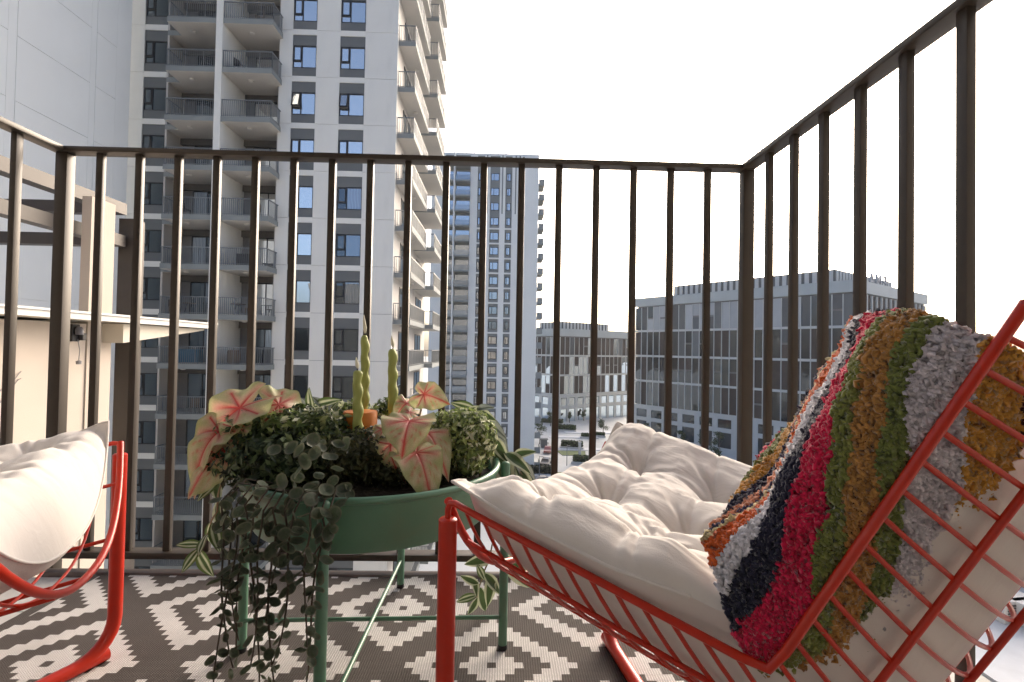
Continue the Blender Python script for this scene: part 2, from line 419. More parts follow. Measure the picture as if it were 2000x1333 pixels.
# a few belongings on the tower's balconies
def storage(name, x, y, k, w, d, h, M, label, cat):
    zb = z_of(k)-.30
    m_ = MB(); m_.bbox(x, x+w, y, y+d, zb+.05, zb+h, .03); m_.box(x+.04, x+.1, y+.04, y+.1, zb, zb+.06); m_.box(x+w-.1, x+w-.04, y+.04, y+.1, zb, zb+.06)
    m_.box(x+.04, x+.1, y+d-.1, y+d-.04, zb, zb+.06); m_.box(x+w-.1, x+w-.04, y+d-.1, y+d-.04, zb, zb+.06)
    m_.bbox(x-.02, x+w+.02, y-.02, y+d+.02, zb+h, zb+h+.06, .02)
    single(name, m_, M, (x+w/2, y+d/2, zb), label, cat)
M_blue = mat('blue_box', (.03, .12, .2), .6); M_wick = mat('wicker', (.16, .12, .09), .9, var=.3, vscale=30); M_blk = mat('black_plastic', (.02, .02, .022), .5)
storage('storage_box', -20.9, 31.2, -3, 1.6, .6, .85, M_blue, 'dark blue storage chest behind a tower balcony railing', 'chest')
storage('storage_box', -17.2, 31.4, -1, 1.1, .6, .8, M_blk, 'black storage chest on a right hand tower balcony', 'chest')
bk = MB().lathe([(0, 0), (.32, 0), (.4, .3), (.4, .6), (.33, .9), (.28, .9), (.3, .6), (.0, .55)], 14, (-17.1, 31.3, z_of(-3)-.30))
single('wicker_basket', bk, M_wick, (-17.1, 31.3, z_of(-3)-.30), 'round wicker basket on a tower balcony below the white canopy tip', 'basket', smooth=True)
def patio_set(x, y, k, label):
    zb = z_of(k)-.30; t = empty('patio_table', (x, y, zb), label=label, cat='table')
    m_ = MB(); m_.lathe([(0, .70), (.42, .70), (.42, .73), (0, .73)], 14, (x, y, zb)); m_.build('table_top', M_wick, t)
    for q in range(3):
        an = q*2.1; m_ = MB(); m_.tube([(x+.3*math.cos(an), y+.3*math.sin(an), zb), (x+.12*math.cos(an), y+.12*math.sin(an), zb+.7)], .018, 6); m_.build('leg', M_blk, t)
def patio_chair(x, y, k, rz, label, M):
    zb = z_of(k)-.30; t = empty('patio_chair', (x, y, zb), rz, label=label, cat='chair')
    s_ = MB(); s_.bbox(-.25, .25, -.24, .24, .41, .46, .015); s_.build('seat', M, t, org=(0, 0, 0))
    s_ = MB(); s_.bbox(-.25, .25, .22, .26, .47, .92, .015); s_.build('backrest', M, t, org=(0, 0, 0))
    for sx in (-.22, .22):
        for sy in (-.2, .2): q = MB(); q.box(sx-.02, sx+.02, sy-.02, sy+.02, 0, .41); q.build('leg', M, t, org=(0, 0, 0))
patio_set(-20.0, 31.3, -2, 'small round wicker table behind a left tower balcony railing'); patio_chair(-20.9, 31.3, -2, 1.4, 'wicker patio chair left of the round table on a tower balcony', M_wick)
patio_set(-16.9, 31.3, -2, 'small round wicker table on the right tower balcony above the basket'); patio_chair(-16.1, 31.2, -2, -1.4, 'wicker patio chair right of the round table on a tower balcony', M_wick)
patio_chair(-17.2, 31.2, 3, 1.2, 'black patio chair on an upper right tower balcony against the railing', M_blk)
patio_chair(-19.4, 31.2, 3, -1.0, 'black patio chair on an upper left tower balcony against the fin wall', M_blk)
patio_chair(-6.65, 33.0, -2, 0.4, 'black patio chair on the corner balcony behind the tall candle', M_blk)

for (x, y, k, rz, nm, lab) in ((-20.6, 31.1, 5, 1.0, 0, 'black patio chair on the topmost left tower balcony in view'), (-16.2, 31.2, 5, -1.0, 0, 'black patio chair on the topmost right tower balcony in view'), (-16.0, 31.2, 4, -1.2, 1, 'wicker patio chair on the second right tower balcony from the top'),
        (-20.4, 31.2, 0, 1.3, 0, 'black patio chair on the left tower balcony just below the handrail'), (-15.9, 31.2, 0, -1.2, 1, 'wicker patio chair on the right tower balcony just below the handrail'), (-19.3, 31.1, -4, .6, 1, 'wicker patio chair on a left tower balcony below the canopy'), (-6.6, 33.2, 1, .3, 0, 'black patio chair on an upper corner balcony at the tower side')):
    patio_chair(x, y, k, rz, lab, (M_blk, M_wick)[nm])
# ================================================================== pale wing wall at the left
wing = empty('apartment_wing', (-26, 18, G), label='windowless pale grey panelled wing wall rising at the left edge', cat='building')
w_ = MB(); w_.box(-30, -23.44, 14, 30.3, G, TOP+3); w_.build('wall', M_conc2, wing)
for (ya, yb) in ((14.1, 17.6), (18.2, 22.9), (23.35, 27.4), (27.8, 29.2)):
    m_ = MB(); m_.box(0, .05, 0, yb-ya, .014, FL-.014); me = m_.mesh('panel', M_conc2)
    for k in range(-3, 9): put('panel', me, wing, (-23.441, ya, 8.93+FL*k))
for ya, yb in ((17.62, 18.18), (22.92, 23.33), (27.42, 27.78), (29.22, 30.29)):
    m_ = MB(); m_.box(-23.439, -23.40, ya, yb, G, TOP+3); m_.build('wall_strip', M_conc2, wing)

# ================================================================== far tower, 100 m ahead
far = empty('apartment_tower', (-3, 100, G), label='distant white high-rise with rows of small windows and a roof railing', cat='building')
FX = lambda px: (px-979-2.4)/9.43
FF = 3.10; fz = lambda k: 41.2-FF*(k+1); NF = 21
m_ = MB(); m_.box(-15, 7.2, 100.35, 118, G, 41.0); m_.build('wall', M_fargrey, far)
m_ = MB(); m_.box(-15, 7.25, 100.3, 118, 41.0, 41.5); m_.build('roof', M_farwhite, far)
rr_ = railing(21.8, 1.0, right=8, step=1.6, bw=.05); o = rr_.mesh('roof_railing', M_rail); put('roof_railing', o, far, (-14.8, 101, 41.5))
whites = [(-15, FX(866)), (FX(883.5), FX(886)), (FX(915), FX(929)), (FX(943), FX(954)), (FX(973), FX(984)), (FX(997), FX(1017)), (FX(1021), 7.2)]
for i, (a, b) in enumerate(whites):
    m_ = MB(); m_.box(a, b, 100 if i != 1 else 98.6, 100.34, G, 41.0); m_.build('pilaster', M_farwhite, far)
M_fpane = glass('far_glass', (.05, .06, .07), (.8, .88, .95), .45, rnd=.7)
fwin = []
for (pa, pb, wf) in ((929, 943, .8), (954, 973, .86), (984, 997, .62)):
    a, b = FX(pa), FX(pb); w = (b-a)*wf; x0 = (a+b)/2-w/2
    f_ = MB(); f_.box(0, w, 0, .1, 0, .1); f_.box(0, w, 0, .1, 1.5, 1.6); f_.box(0, .1, 0, .1, .1, 1.5); f_.box(w-.1, w, 0, .1, .1, 1.5); f_.box(w*.36-.05, w*.36+.05, 0, .1, .1, 1.5)
    p_ = MB(); p_.box(.1, w*.36-.05, .05, .07, .1, 1.5); p2 = MB(); p2.box(w*.36+.05, w-.1, .05, .07, .1, 1.5)
    bd = MB(); bd.box(a, b, 0, .2, 0, .32)
    fwin.append((x0, f_.mesh('window', M_frame), p_.mesh('pane', M_fpane), p2.mesh('pane', M_fpane), bd.mesh('band', M_farwhite)))
bays = [(FX(866), FX(883)), (FX(887), FX(915))]
bme = []
for a, b in bays:
    s_ = MB(); s_.box(a, b, 98.7, 100.34, 0, .34); g_ = MB(); g_.box(a+.1, b-.1, 100.30, 100.345, .36, 2.6)
    g2 = MB(); g2.box(a+.02, b-.02, 98.74, 98.77, .36, 1.35)
    bme.append((s_.mesh('slab', M_slab), g_.mesh('glass_door', M_fpane), g2.mesh('glass_guard', glass('guard_glass', (.2, .23, .25), (.7, .8, .9), .25))))
sb_ = MB(); sb_.box(7.2, 8.45, 100.1, 104.5, 0, .34); sbm = sb_.mesh('slab', M_slab); sr = MB(); sr.box(7.25, 8.44, 100.12, 100.16, .34, 1.3); sr.box(8.38, 8.44, 100.16, 104.4, .34, 1.3); srm = sr.mesh('balcony_guard', M_slab)
for k in range(NF):
    z = fz(k)
    for x0, f_, p1, p2, bd in fwin:
        w = put('window', f_, far, (x0, 100.24, z+.75)); link('pane', p1, w); link('pane', p2, w)
        if k > 3: put('band', bd, far, (0, 100.1, z-.16))
    for s_, g_, g2 in bme:
        put('slab', s_, far, (0, 0, z)); put('glass_door', g_, far, (0, 0, z)); put('glass_guard', g2, far, (0, 0, z))
    if k > 0: put('slab', sbm, far, (0, 0, z)); put('balcony_guard', srm, far, (0, 0, z))
for px in (948, 978, 1004, 1012):
    m_ = MB(); m_.box(FX(px)-.12, FX(px)+.12, 99.9, 100.02, 28.8, 41.0); m_.build('fin', M_fargrey, far)
m_ = MB(); m_.box(FX(1010)-.9, FX(1010)+.9, 99.93, 99.99, -20.5, -20.2); 

# ================================================================== office buildings
M_off_w = mat('office_white_frame', (.52, .535, .52), .7, var=.05, vscale=.3)
M_off_a = glass('office_glass', (.032, .031, .030), (.6, .70, .78), .05, rnd=.7)
M_off_b = mat('office_brown_panel', (.06, .048, .043), .5, var=.1, vscale=.5, rnd=.3, spec=.15)
M_off_c = mat('office_grey_panel', (.11, .12, .125), .6, var=.06, vscale=.5, rnd=.3, spec=.15)
M_off_d = mat('office_white_panel', (.40, .42, .43), .6, var=.05, vscale=.5, rnd=.1, spec=.2)
def office(label, Pa, Pb, Pc, ztop, bands, bh, zb, nbl, nbr, pent, mixl, mixr, fins_right, seed, nbase):
    """Pa far left end, Pb near corner, Pc right end (plan points)"""
    rnd_ = random.Random(seed)
    Pa, Pb, Pc = [Vector((*p, 0)) for p in (Pa, Pb, Pc)]; Pd = Pa+Pc-Pb
    root = empty('office_building', (Pb.x, Pb.y, G), label=label, cat='building')
    inset = .5
    cen = (Pa+Pb+Pc+Pd)/4
    ins = [p+(cen-p).normalized()*inset for p in (Pa, Pb, Pc, Pd)]
    m_ = MB(); m_.prism([(p.x, p.y) for p in ins], G, ztop); m_.build('core', M_gap, root)
    m_ = MB(); q = [p+(p-cen).normalized()*.5 for p in (Pa, Pb, Pc, Pd)]
    m_.prism([(p.x, p.y) for p in q], ztop, ztop+2.6); m_.build('cornice', M_roofgrey, root)
    if pent:
        a, b, c, d, h = pent
        u = (Pc-Pb); v = (Pa-Pb); q = [Pb+u*a+v*c, Pb+u*b+v*c, Pb+u*b+v*d, Pb+u*a+v*d]
        m_ = MB(); m_.prism([(p.x, p.y) for p in q], ztop+2.6, ztop+2.6+h); m_.build('roof_screen', M_off_c, root)
        for (p0, p1) in ((q[0], q[1]), (q[3], q[0])):
            ln = (p1-p0).length; n = int(ln/1.6); t = (p1-p0).normalized(); nn = Vector((t.y, -t.x, 0))
            for k in range(n):
                s_ = MB(); s_.obox(p0+t*(k+.5)*ln/n+nn*.1+Vector((0, 0, ztop+2.6+h/2)), t, nn, Vector((0, 0, 1)), .45, .1, h/2-.06); s_.build('louvre', M_off_w, root)
    for (p0, p1, nb, mx, fins) in ((Pa, Pb, nbl, mixl, False), (Pb, Pc, nbr, mixr, fins_right)):
        ln = (p1-p0).length; t = (p1-p0).normalized(); nn = Vector((t.y, -t.x, 0)); w = ln/nb; Z = Vector((0, 0, 1))
        # one mesh per panel tint, shared by all bays
        pm = {}
        for nm, M in (('a', M_off_a), ('b', M_off_b), ('c', M_off_c), ('d', M_off_d)):
            s_ = MB(); s_.obox((0, 0, 0), t, nn, Z, w/2-.12, .06, bh/2-.35); pm[nm] = s_.mesh('panel', M)
        hs = {}
        for nm, M in (('a', M_off_a), ('b', M_off_b), ('c', M_off_c), ('d', M_off_d)):
            s_ = MB(); s_.obox((0, 0, 0), t, nn, Z, w/2-.12, .05, bh/4-.25); hs[nm] = s_.mesh('panel', M)
        fn = MB(); fn.obox((0, 0, 0), t, nn, Z, .17 if fins else .09, .34 if fins else .12, bh/2-.3); fnm = fn.mesh('mullion', M_off_w)
        for bi in range(bands):
            zc = ztop-bh*(bi+.5)
            s_ = MB(); s_.obox((p0+p1)/2+Vector((0, 0, ztop-bh*(bi+1)))-nn*.02, t, nn, Z, ln/2+.1, .35, .28); s_.build('floor_band', M_off_w, root)
            for k in range(nb):
                c = p0+t*(k+.5)*w
                nm = rnd_.choice(mx[min(bi, len(mx)-1)])
                if rnd_.random() < .16:
                    put('panel', hs[nm], root, c+Vector((0, 0, zc+bh/4))+nn*.02); put('panel', hs[rnd_.choice(mx[min(bi, len(mx)-1)])], root, c+Vector((0, 0, zc-bh/4))+nn*.02)
                else: put('panel', pm[nm], root, c+Vector((0, 0, zc))+nn*.02)
                put('mullion', fnm, root, p0+t*k*w+Vector((0, 0, zc))+nn*.1)
        # stone base: window row above arcade
        zg = ztop-bh*bands-.28; hb = zg-G; nbb = int(nb*nbase); wb = ln/nbb
        cb = MB(); cb.obox(Vector((0, 0, 0)), t, nn, Z, wb*.14, .3, hb/2); cbm = cb.mesh('pier', M_off_w)
        wm = MB(); wm.obox(Vector((0, 0, 0)), t, nn, Z, wb*.36, .05, hb*.145); wmm = wm.mesh('window', M_off_a)
        am = MB(); am.obox(Vector((0, 0, 0)), t, nn, Z, wb*.36, .05, hb*.24); amm = am.mesh('shopfront', M_off_a)
        for zz, hh in ((zg-.35, .35), (zg-hb*.44, .55)):
            s_ = MB(); s_.obox((p0+p1)/2+Vector((0, 0, zz)), t, nn, Z, ln/2+.05, .26, hh); s_.build('stone_band', M_off_w, root)
        for k in range(nbb+1):
            put('pier', cbm, root, p0+t*k*wb+Vector((0, 0, G+hb/2)))
            if k < nbb:
                put('window', wmm, root, p0+t*(k+.5)*wb+Vector((0, 0, zg-hb*.25))); put('shopfront', amm, root, p0+t*(k+.5)*wb+Vector((0, 0, G+hb*.24)))
    return root
offR = office('long glass office block with chequered panels behind the right railing', (41.5, 148), (75.8, 102), (112, 125),
       14.4, 4, 7.5, 0, 27, 16, (.05, .8, .08, .8, 3.0), ['cdcda', 'aabac', 'aaba', 'abaa'], ['b'], True, 5, .42)
offM = office('smaller brown glass office block low on the horizon beside the distant high-rise', (9, 180), (20.2, 166), (49.7, 186),
       5.6, 3, 6.8, 0, 8, 16, (.1, .75, .15, .8, 2.6), ['babd', 'abab', 'abab'], ['bbac', 'abba', 'abab'], False, 9, .62)
# roof lettering, seen from behind
cu = bpy.data.curves.new('roof_letter', 'FONT')
tdir = Vector((112-75.8, 125-102, 0)).normalized()
M_let = mat('letter_metal', (.34, .35, .37), .5)
for i, ch in enumerate('EMA'):
    c_ = bpy.data.curves.new('roof_letter', 'FONT'); c_.body = ch; c_.size = 4.4; c_.extrude = .18; c_.align_x = 'CENTER'
    tmp = bpy.data.objects.new('tmp', c_); COL.objects.link(tmp)
    me = bpy.data.meshes.new_from_object(tmp); bpy.data.objects.remove(tmp)
    me.materials.clear(); me.materials.append(M_let)
    o = bpy.data.objects.new('roof_letter', me); COL.objects.link(o)
    pos = Vector((75.8, 102, 17.05))+tdir*(22-3.9*i)+Vector((-tdir.y, tdir.x, 0))*2.0
    o.location = pos; o.rotation_euler = (R(90), 0, math.atan2(tdir.y, tdir.x)+math.pi)
    tag(o, 'metal letter %s of the roof sign, seen from behind on the long office' % ch, 'letter', 'roof sign letters seen from behind')

# ================================================================== plaza
def gnd(px, py):
    d = ray(px, py); t = (G-CAM_H)/d.z; return Vector((d.x*t, d.y*t, G))
M_hedge = attr_mat('hedge_leaves', .7, .2, var=.4, vscale=3)
M_kerb = mat('planter_stone', (.55, .55, .54), .85)
M_lawn = mat('lawn', (.10, .14, .05), .9, var=.3, vscale=1.5, bump=.4, bscale=8)
def leafy(mb, c, rx, ry, rz, n, size, cols, rnd_, shell=.55, flat=False):
    """n small bent leaf faces spread through an ellipsoid (or box if flat)"""
    for _ in range(n):
        if flat:
            p = Vector((rnd_.uniform(-1, 1), rnd_.uniform(-1, 1), rnd_.uniform(-1, 1)))
            a_ = rnd_.choice((0, 1, 2)); 
            if rnd_.random() < .8: p[a_] = math.copysign(rnd_.uniform(.9, 1.03), p[a_])
            q = Vector((p.x*rx, p.y*ry, p.z*rz)); nrm = Vector((p.x**5, p.y**5, p.z**5))
        else:
            d = Vector((rnd_.gauss(0, 1), rnd_.gauss(0, 1), rnd_.gauss(0, 1))).normalized(); k = rnd_.uniform(shell, 1.0)
            q = Vector((d.x*rx, d.y*ry, d.z*rz))*k; nrm = d
        nrm = (nrm+Vector((rnd_.gauss(0, .5), rnd_.gauss(0, .5), rnd_.gauss(0, .5)))).normalized()
        t = nrm.orthogonal().normalized(); b = nrm.cross(t); an = rnd_.uniform(0, 6.28)
        t, b = t*math.cos(an)+b*math.sin(an), b*math.cos(an)-t*math.sin(an)
        s_ = size*rnd_.uniform(.6, 1.3); P = Vector(c)+q; i = len(mb.v)
        mb.v += [tuple(P-t*s_), tuple(P+b*s_*.45+nrm*s_*.12), tuple(P+t*s_), tuple(P-b*s_*.45+nrm*s_*.12)]
        mb.f += [(i, i+1, i+2), (i, i+2, i+3)]; mb.mi += [0, 0]
        cc = rnd_.choice(cols); v = rnd_.uniform(.7, 1.3); mb.c += [tuple(x*v for x in cc)]*4
rp = random.Random(21)
GC = [(.05, .075, .03), (.06, .09, .03), (.04, .06, .03)]
def hedge(px, py, lx, ly, h, label, rz=-.25):
    p = gnd(px, py); t = empty('hedge_planter', tuple(p), rz, label, 'hedge', 'clipped hedges on the plaza')
    m_ = MB(); m_.box(-lx/2-.4, lx/2+.4, -ly/2-.4, ly/2+.4, 0, .5); m_.build('planter_box', M_kerb, t, org=(0, 0, 0))
    m_ = MB(); leafy(m_, (0, 0, .5+h/2), lx/2, ly/2, h/2, int(700*max(1, lx/8)), .32, GC, rp, flat=True); m_.build('foliage', M_hedge, t, org=(0, 0, 0))
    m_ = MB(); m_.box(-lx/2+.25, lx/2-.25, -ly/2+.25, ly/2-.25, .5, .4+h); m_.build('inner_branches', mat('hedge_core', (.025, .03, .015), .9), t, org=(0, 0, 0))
hedge(1106, 842, 5.6, 2.2, 1.3, 'clipped hedge in a stone bed nearest the brown office corner')
hedge(1117, 876, 5.2, 1.8, 1.3, 'longest clipped hedge beside the white plaza pillar')
hedge(1138, 906, 4.0, 1.6, 1.2, 'short clipped hedge nearest the cushion edge')
hedge(1148, 856, 3.4, 1.8, .7, 'low dark hedge in the middle of the pale plaza')
hedge(1170, 853, 3.0, 1.8, .6, 'low dark hedge right of centre on the plaza')
hedge(1078, 829, 7.0, 2.0, 1.2, 'hedge row at the left end of the brown office')
for (px, py, lx, ly, lab) in ((1118, 886, 5.5, 5.0, 'green lawn bed below the longest plaza hedge'), (1104, 935, 2.6, 9, 'narrow green lawn strip between the railing bars low on the plaza')):
    p = gnd(px, py); m_ = MB(); m_.prism([(p.x-lx/2, p.y-ly/2), (p.x+lx/2, p.y-ly/2), (p.x+lx/2+.8, p.y+ly/2), (p.x-lx/2-.8, p.y+ly/2)], G, G+.12)
    lb = single('lawn_bed', m_, M_lawn, tuple(p), lab, 'lawn')
# pale paved steps and paths
M_step = mat('pale_step', (.62, .63, .64), .8, var=.05, vscale=.5); M_road = mat('road_asphalt', (.16, .165, .17), .9, var=.15, vscale=.6)
for i, (px, py, lx, ly) in enumerate(((1135, 878, 16, 3), (1160, 845, 18, 5), (1120, 855, 14, 2.4))):
    p = gnd(px, py); m_ = MB(); m_.box(p.x-lx/2, p.x+lx/2, p.y-ly/2, p.y+ly/2, G+.001, G+.14+.03*i)
    o = m_.build('pavement', M_step); tag(o, kind='structure')
m_ = MB(); m_.box(-90, 220, 71, 92.5, G+.001, G+.02); o = m_.build('road', M_road); tag(o, kind='structure')
for k in range(-10, 40):
    m_ = MB(); m_.box(-1+4.4*k, 1.2+4.4*k, 81.4, 81.7, G+.021, G+.026); m_.build('lane_mark', M_off_w, o)
def car(px, py, rz, M, label):
    p = gnd(px, py); t = empty('parked_car', (p.x, p.y, G+.02), rz, label, 'car', 'cars parked below the far tower')
    prof = [(-2.2, .35), (-2.25, .75), (-1.5, .95), (-.85, 1.42), (.75, 1.45), (1.45, 1.0), (2.15, .88), (2.25, .4)]
    b_ = MB(); n = len(prof)
    for sx, ins in ((-.88, 0), (.88, 0)):
        pass
    for y in (-.86, .86): b_.v += [(x, y*(.82 if z > 1.1 else 1), z) for x, z in prof]
    b_.f.append(tuple(range(n))); b_.f.append(tuple(reversed(range(n, 2*n)))); b_.mi += [0, 0]
    for k in range(n): b_.f.append((k, n+k, n+(k+1) % n, (k+1) % n)); b_.mi.append(0)
    b_.build('body', M, t, org=(0, 0, 0), smooth=25)
    g_ = MB()
    for y in (-.735, .735): s_ = math.copysign(1, y); g_.quad((-1.2, y*1.05, 1.0), (1.2, y*1.05, 1.0), (.7, y, 1.38), (-.8, y, 1.36))
    g_.quad((.84, -.66, 1.40), (.84, .66, 1.40), (1.46, .78, 1.03), (1.46, -.78, 1.03)); g_.build('car_windows', M_off_a, t, org=(0, 0, 0))
    for x in (-1.4, 1.4):
        for y in (-.82, .82):
            w_ = MB(); w_.tube([(x, y-.1, .33), (x, y+.1, .33)], .33, 12); w_.build('wheel', M_blk, t, org=(0, 0, 0))
car(1066, 908, 1.3, mat('car_black', (.02, .02, .022), .3, coat=.6), 'black car parked beside the foot of the distant high-rise')
car(1064, 866, 1.5, mat('car_white', (.6, .6, .6), .3, coat=.6), 'white van-like car parked beyond the black car')
car(1058, 946, 0.2, mat('car_grey', (.2, .21, .22), .3, coat=.6), 'grey car on the road below the high-rise')
car(1070, 884, 1.4, mat('car_red', (.25, .05, .04), .3, coat=.6), 'dull red car parked between the black and the white car')
def lamp(px, py, h, label):
    p = gnd(px, py); t = empty('street_lamp', tuple(p), 0, label, 'lamp', 'street lamps on the plaza')
    m_ = MB(); m_.tube([(0, 0, 0), (0, 0, h)], [.09, .05], 8); m_.build('pole', M_rail, t, org=(0, 0, 0))
    m_ = MB(); m_.bbox(-.12, .7, -.1, .1, h-.02, h+.1, .02); m_.build('lamp_head', M_rail, t, org=(0, 0, 0))
lamp(1107, 910, 4.2, 'slim street lamp left of the shortest hedge'); lamp(1053, 946, 5, 'slim street lamp in front of the distant high-rise'); lamp(1085, 880, 4.5, 'slim street lamp hidden partly by a railing bar')
p = gnd(1132, 889); m_ = MB(); m_.bbox(p.x-.3, p.x+.3, p.y-.3, p.y+.3, G, G+2.9, .04); m_.bbox(p.x-.36, p.x+.36, p.y-.36, p.y+.36, G+2.9, G+3.1, .03); single('plaza_pillar', m_, M_kerb, tuple(p), 'square pale pillar standing beside the longest plaza hedge', 'pillar')
p = gnd(1062, 874); m_ = MB(); m_.bbox(p.x-.8, p.x+.8, p.y-.8, p.y+.8, G, G+2.0, .05); m_.box(p.x-1, p.x+1, p.y-1, p.y+1, G+2.0, G+2.2); single('kiosk', m_, M_off_c, tuple(p), 'small grey utility kiosk near the foot of the high-rise', 'kiosk')
# dark low hedge wall at the foot of the far tower
m_ = MB(); leafy(m_, (2, 97.5, G+.7), 9, .8, .7, 2600, .3, [(.03, .035, .02), (.04, .05, .025)], rp, flat=True)
hw = empty('hedge_row', (2, 97.5, G), label='dark hedge row along the foot of the distant high-rise', cat='hedge'); m_.build('foliage', M_hedge, hw)
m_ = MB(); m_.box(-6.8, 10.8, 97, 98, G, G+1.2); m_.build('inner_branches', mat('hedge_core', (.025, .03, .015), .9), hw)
def tree(x, y, h, r, label, seed):
    rnd_ = random.Random(seed); t = empty('street_tree', (x, y, G), 0, label, 'tree', 'young trees on the plaza')
    m_ = MB(); m_.tube([(0, 0, 0), (.05, .03, h*.4), (.1, 0, h*.75)], [.12, .09, .04], 7)
    for k in range(4):
        a_ = k*1.6; m_.tube([(.07, .02, h*(.4+.06*k)), (r*.6*math.cos(a_), r*.6*math.sin(a_), h*(.65+.05*k))], [.05, .02], 5)
    m_.build('trunk', mat('bark', (.1, .08, .06), .9), t, org=(0, 0, 0))
    m_ = MB()
    for k in range(7): leafy(m_, (rnd_.uniform(-.5, .5)*r, rnd_.uniform(-.5, .5)*r, h*.7+rnd_.uniform(-.25, .3)*h), r*.55, r*.55, r*.45, 90, .2, GC, rnd_, .3)
    m_.build('crown', M_hedge, t, org=(0, 0, 0))
for i, (px, py, h) in enumerate(((1075, 833, 4.5), (1112, 826, 3.5), (1140, 822, 3.5), (1404, 886, 5), (1330, 872, 4), (1262, 855, 4), (1515, 912, 5), (1054, 868, 6))):
    p = gnd(px, py); tree(p.x, p.y, h, h*.34, ['young tree at the left end of the brown office arcade', 'small tree before the brown office corner', 'small tree along the brown office arcade', 'small tree before the long office between two railing bars',
         'small tree at the long office arcade behind the cushion', 'small tree near the far end of the long office', 'small tree before the long office beside the corner post', 'dark tree close to the side of the distant high-rise'][i], 40+i)

for i, (x, y) in enumerate(((30, 97), (44, 97), (58, 97), (92, 97), (110, 97), (50, 118), (30, 140))):
    tree(x, y, 5.2+.3*(i % 3), 1.8, ('first kerb tree right of the distant high-rise', 'second kerb tree right of the distant high-rise', 'third kerb tree right of the distant high-rise', 'kerb tree before the right end of the long office', 'outermost kerb tree right of the long office corner', 'street tree on the paving before the long office', 'street tree on the paving towards the brown office')[i], 70+i)
# ================================================================== own building behind and around the balcony
M_house = mat('house_plaster', (.22, .21, .20), .9, var=.05, vscale=1)
m_ = MB(); m_.box(-26, 30, -14, -1.25, G, 9.0); hwall = m_.build('house_wall', M_house); tag(hwall, kind='structure')  # unseen block, kept low and dark to tune window reflections and bounce light
sdo = empty('unseen_dark_door', (-.7, -1.2, 0), kind='structure')  # unseen dark glass, added to darken the surfaces facing the camera
for x0 in (-2.2, -.72):
    m_ = MB(); m_.box(x0, x0+1.46, -1.22, -1.17, .0, .06); m_.box(x0, x0+1.46, -1.22, -1.17, 2.54, 2.6); m_.box(x0, x0+.06, -1.22, -1.17, .06, 2.54); m_.box(x0+1.4, x0+1.46, -1.22, -1.17, .06, 2.54); f_ = m_.build('door_frame', M_frame, sdo)
    m_ = MB(); m_.box(x0+.06, x0+1.4, -1.2, -1.19, .06, 2.54); m_.build('pane', M_pane3, f_, org=(-.7, -1.2, 0))


# ================================================================== neighbouring terrace at the left
M_tan = mat('tan_plaster', (.54, .47, .40), .9, var=.05, vscale=1.2, bump=.1, bscale=40, dirt=.15, dcol=(.35, .28, .22), dscale=1)
M_cream = mat('cream_canopy', (.62, .57, .48), .8, var=.04, vscale=2)
M_white = mat('white_fascia', (.70, .69, .66), .7, var=.03, vscale=2)
M_brown = mat('brown_steel', (.062, .052, .045), .5, metal=.1, var=.08, vscale=5, spec=.5)
tw = empty('terrace_wall', (-8, 7, -3.2), label='tan plastered terrace wall with a square column behind the left railing', cat='wall')
m_ = MB(); m_.box(-9.5, -7.0, 3.2, 8.29, -24, .93); m_.build('wall', M_tan, tw)
m_ = MB(); m_.box(-7.14, -6.98, 8.3, 8.8, -24, 3.1); m_.build('column', M_tan, tw)
cp = empty('canopy', (-7, 6, .95), label='thin white edged cream canopy jutting from the tan terrace wall', cat='canopy')
m_ = MB(); m_.box(-9.4, -6.56, 3.0, 11.05, .975, 1.04); m_.build('canopy_slab', M_cream, cp)
m_ = MB(); m_.box(-6.55, -6.47, 3.0, 11.1, .975, 1.065); m_.build('fascia', M_white, cp)
m_ = MB(); m_.box(-6.56, -6.44, 3.0, 11.12, 1.068, 1.10); m_.build('coping', M_white, cp)
for (y0, y1, z0) in ((8.6, 10.9, .62), (3.3, 4.6, .70)):
    m_ = MB(); i = 0
    m_.v = [(-9.0, y0, z0), (-6.62, y0, z0), (-6.62, y1, .93), (-9.0, y1, .93), (-9.0, y0, .957), (-6.62, y0, .957), (-6.62, y1, .957), (-9.0, y1, .957)]
    m_.f = [(0, 3, 2, 1), (4, 5, 6, 7), (0, 1, 5, 4), (1, 2, 6, 5), (2, 3, 7, 6), (3, 0, 4, 7)]; m_.mi = [0]*6; m_.build('bracket', M_cream, cp)
pg = empty('pergola', (-7.4, 9.5, 0), label='brown steel pergola frame above the tan terrace wall', cat='pergola')
for z in (2.48, 3.10): m_ = MB(); m_.box(-7.55, -7.32, 2.0, 9.5, z, z+.22); m_.build('beam', M_brown, pg)
for z in (2.47, 3.09): m_ = MB(); m_.box(-15, -7.56, 9.3, 9.5, z, z+.22); m_.build('cross_beam', M_brown, pg)
m_ = MB(); m_.box(-7.50, -7.22, 9.55, 9.85, -24, 3.05); m_.build('post', M_brown, pg)
wl = empty('wall_lantern', tuple(at(142, 648, 7.98)), label='small black lamp fitting with a hanging cord on the tan wall', cat='lamp')
P = at(142, 648, 7.98); P.x = -6.99
m_ = MB(); m_.bbox(P.x, P.x+.1, P.y-.07, P.y+.07, P.z-.16, P.z+.12, .01); m_.build('back_plate', M_blk, wl)
m_ = MB(); m_.lathe([(0, -.05), (.055, -.05), (.06, .03), (.03, .08), (0, .08)], 12, (P.x+.15, P.y, P.z)); m_.build('lamp_body', mat('grey_lamp', (.12, .12, .14), .4), wl, smooth=True)
m_ = MB(); m_.bbox(P.x+.1, P.x+.17, P.y+.04, P.y+.12, P.z-.14, P.z-.02, .01); m_.build('junction_box', M_blk, wl)
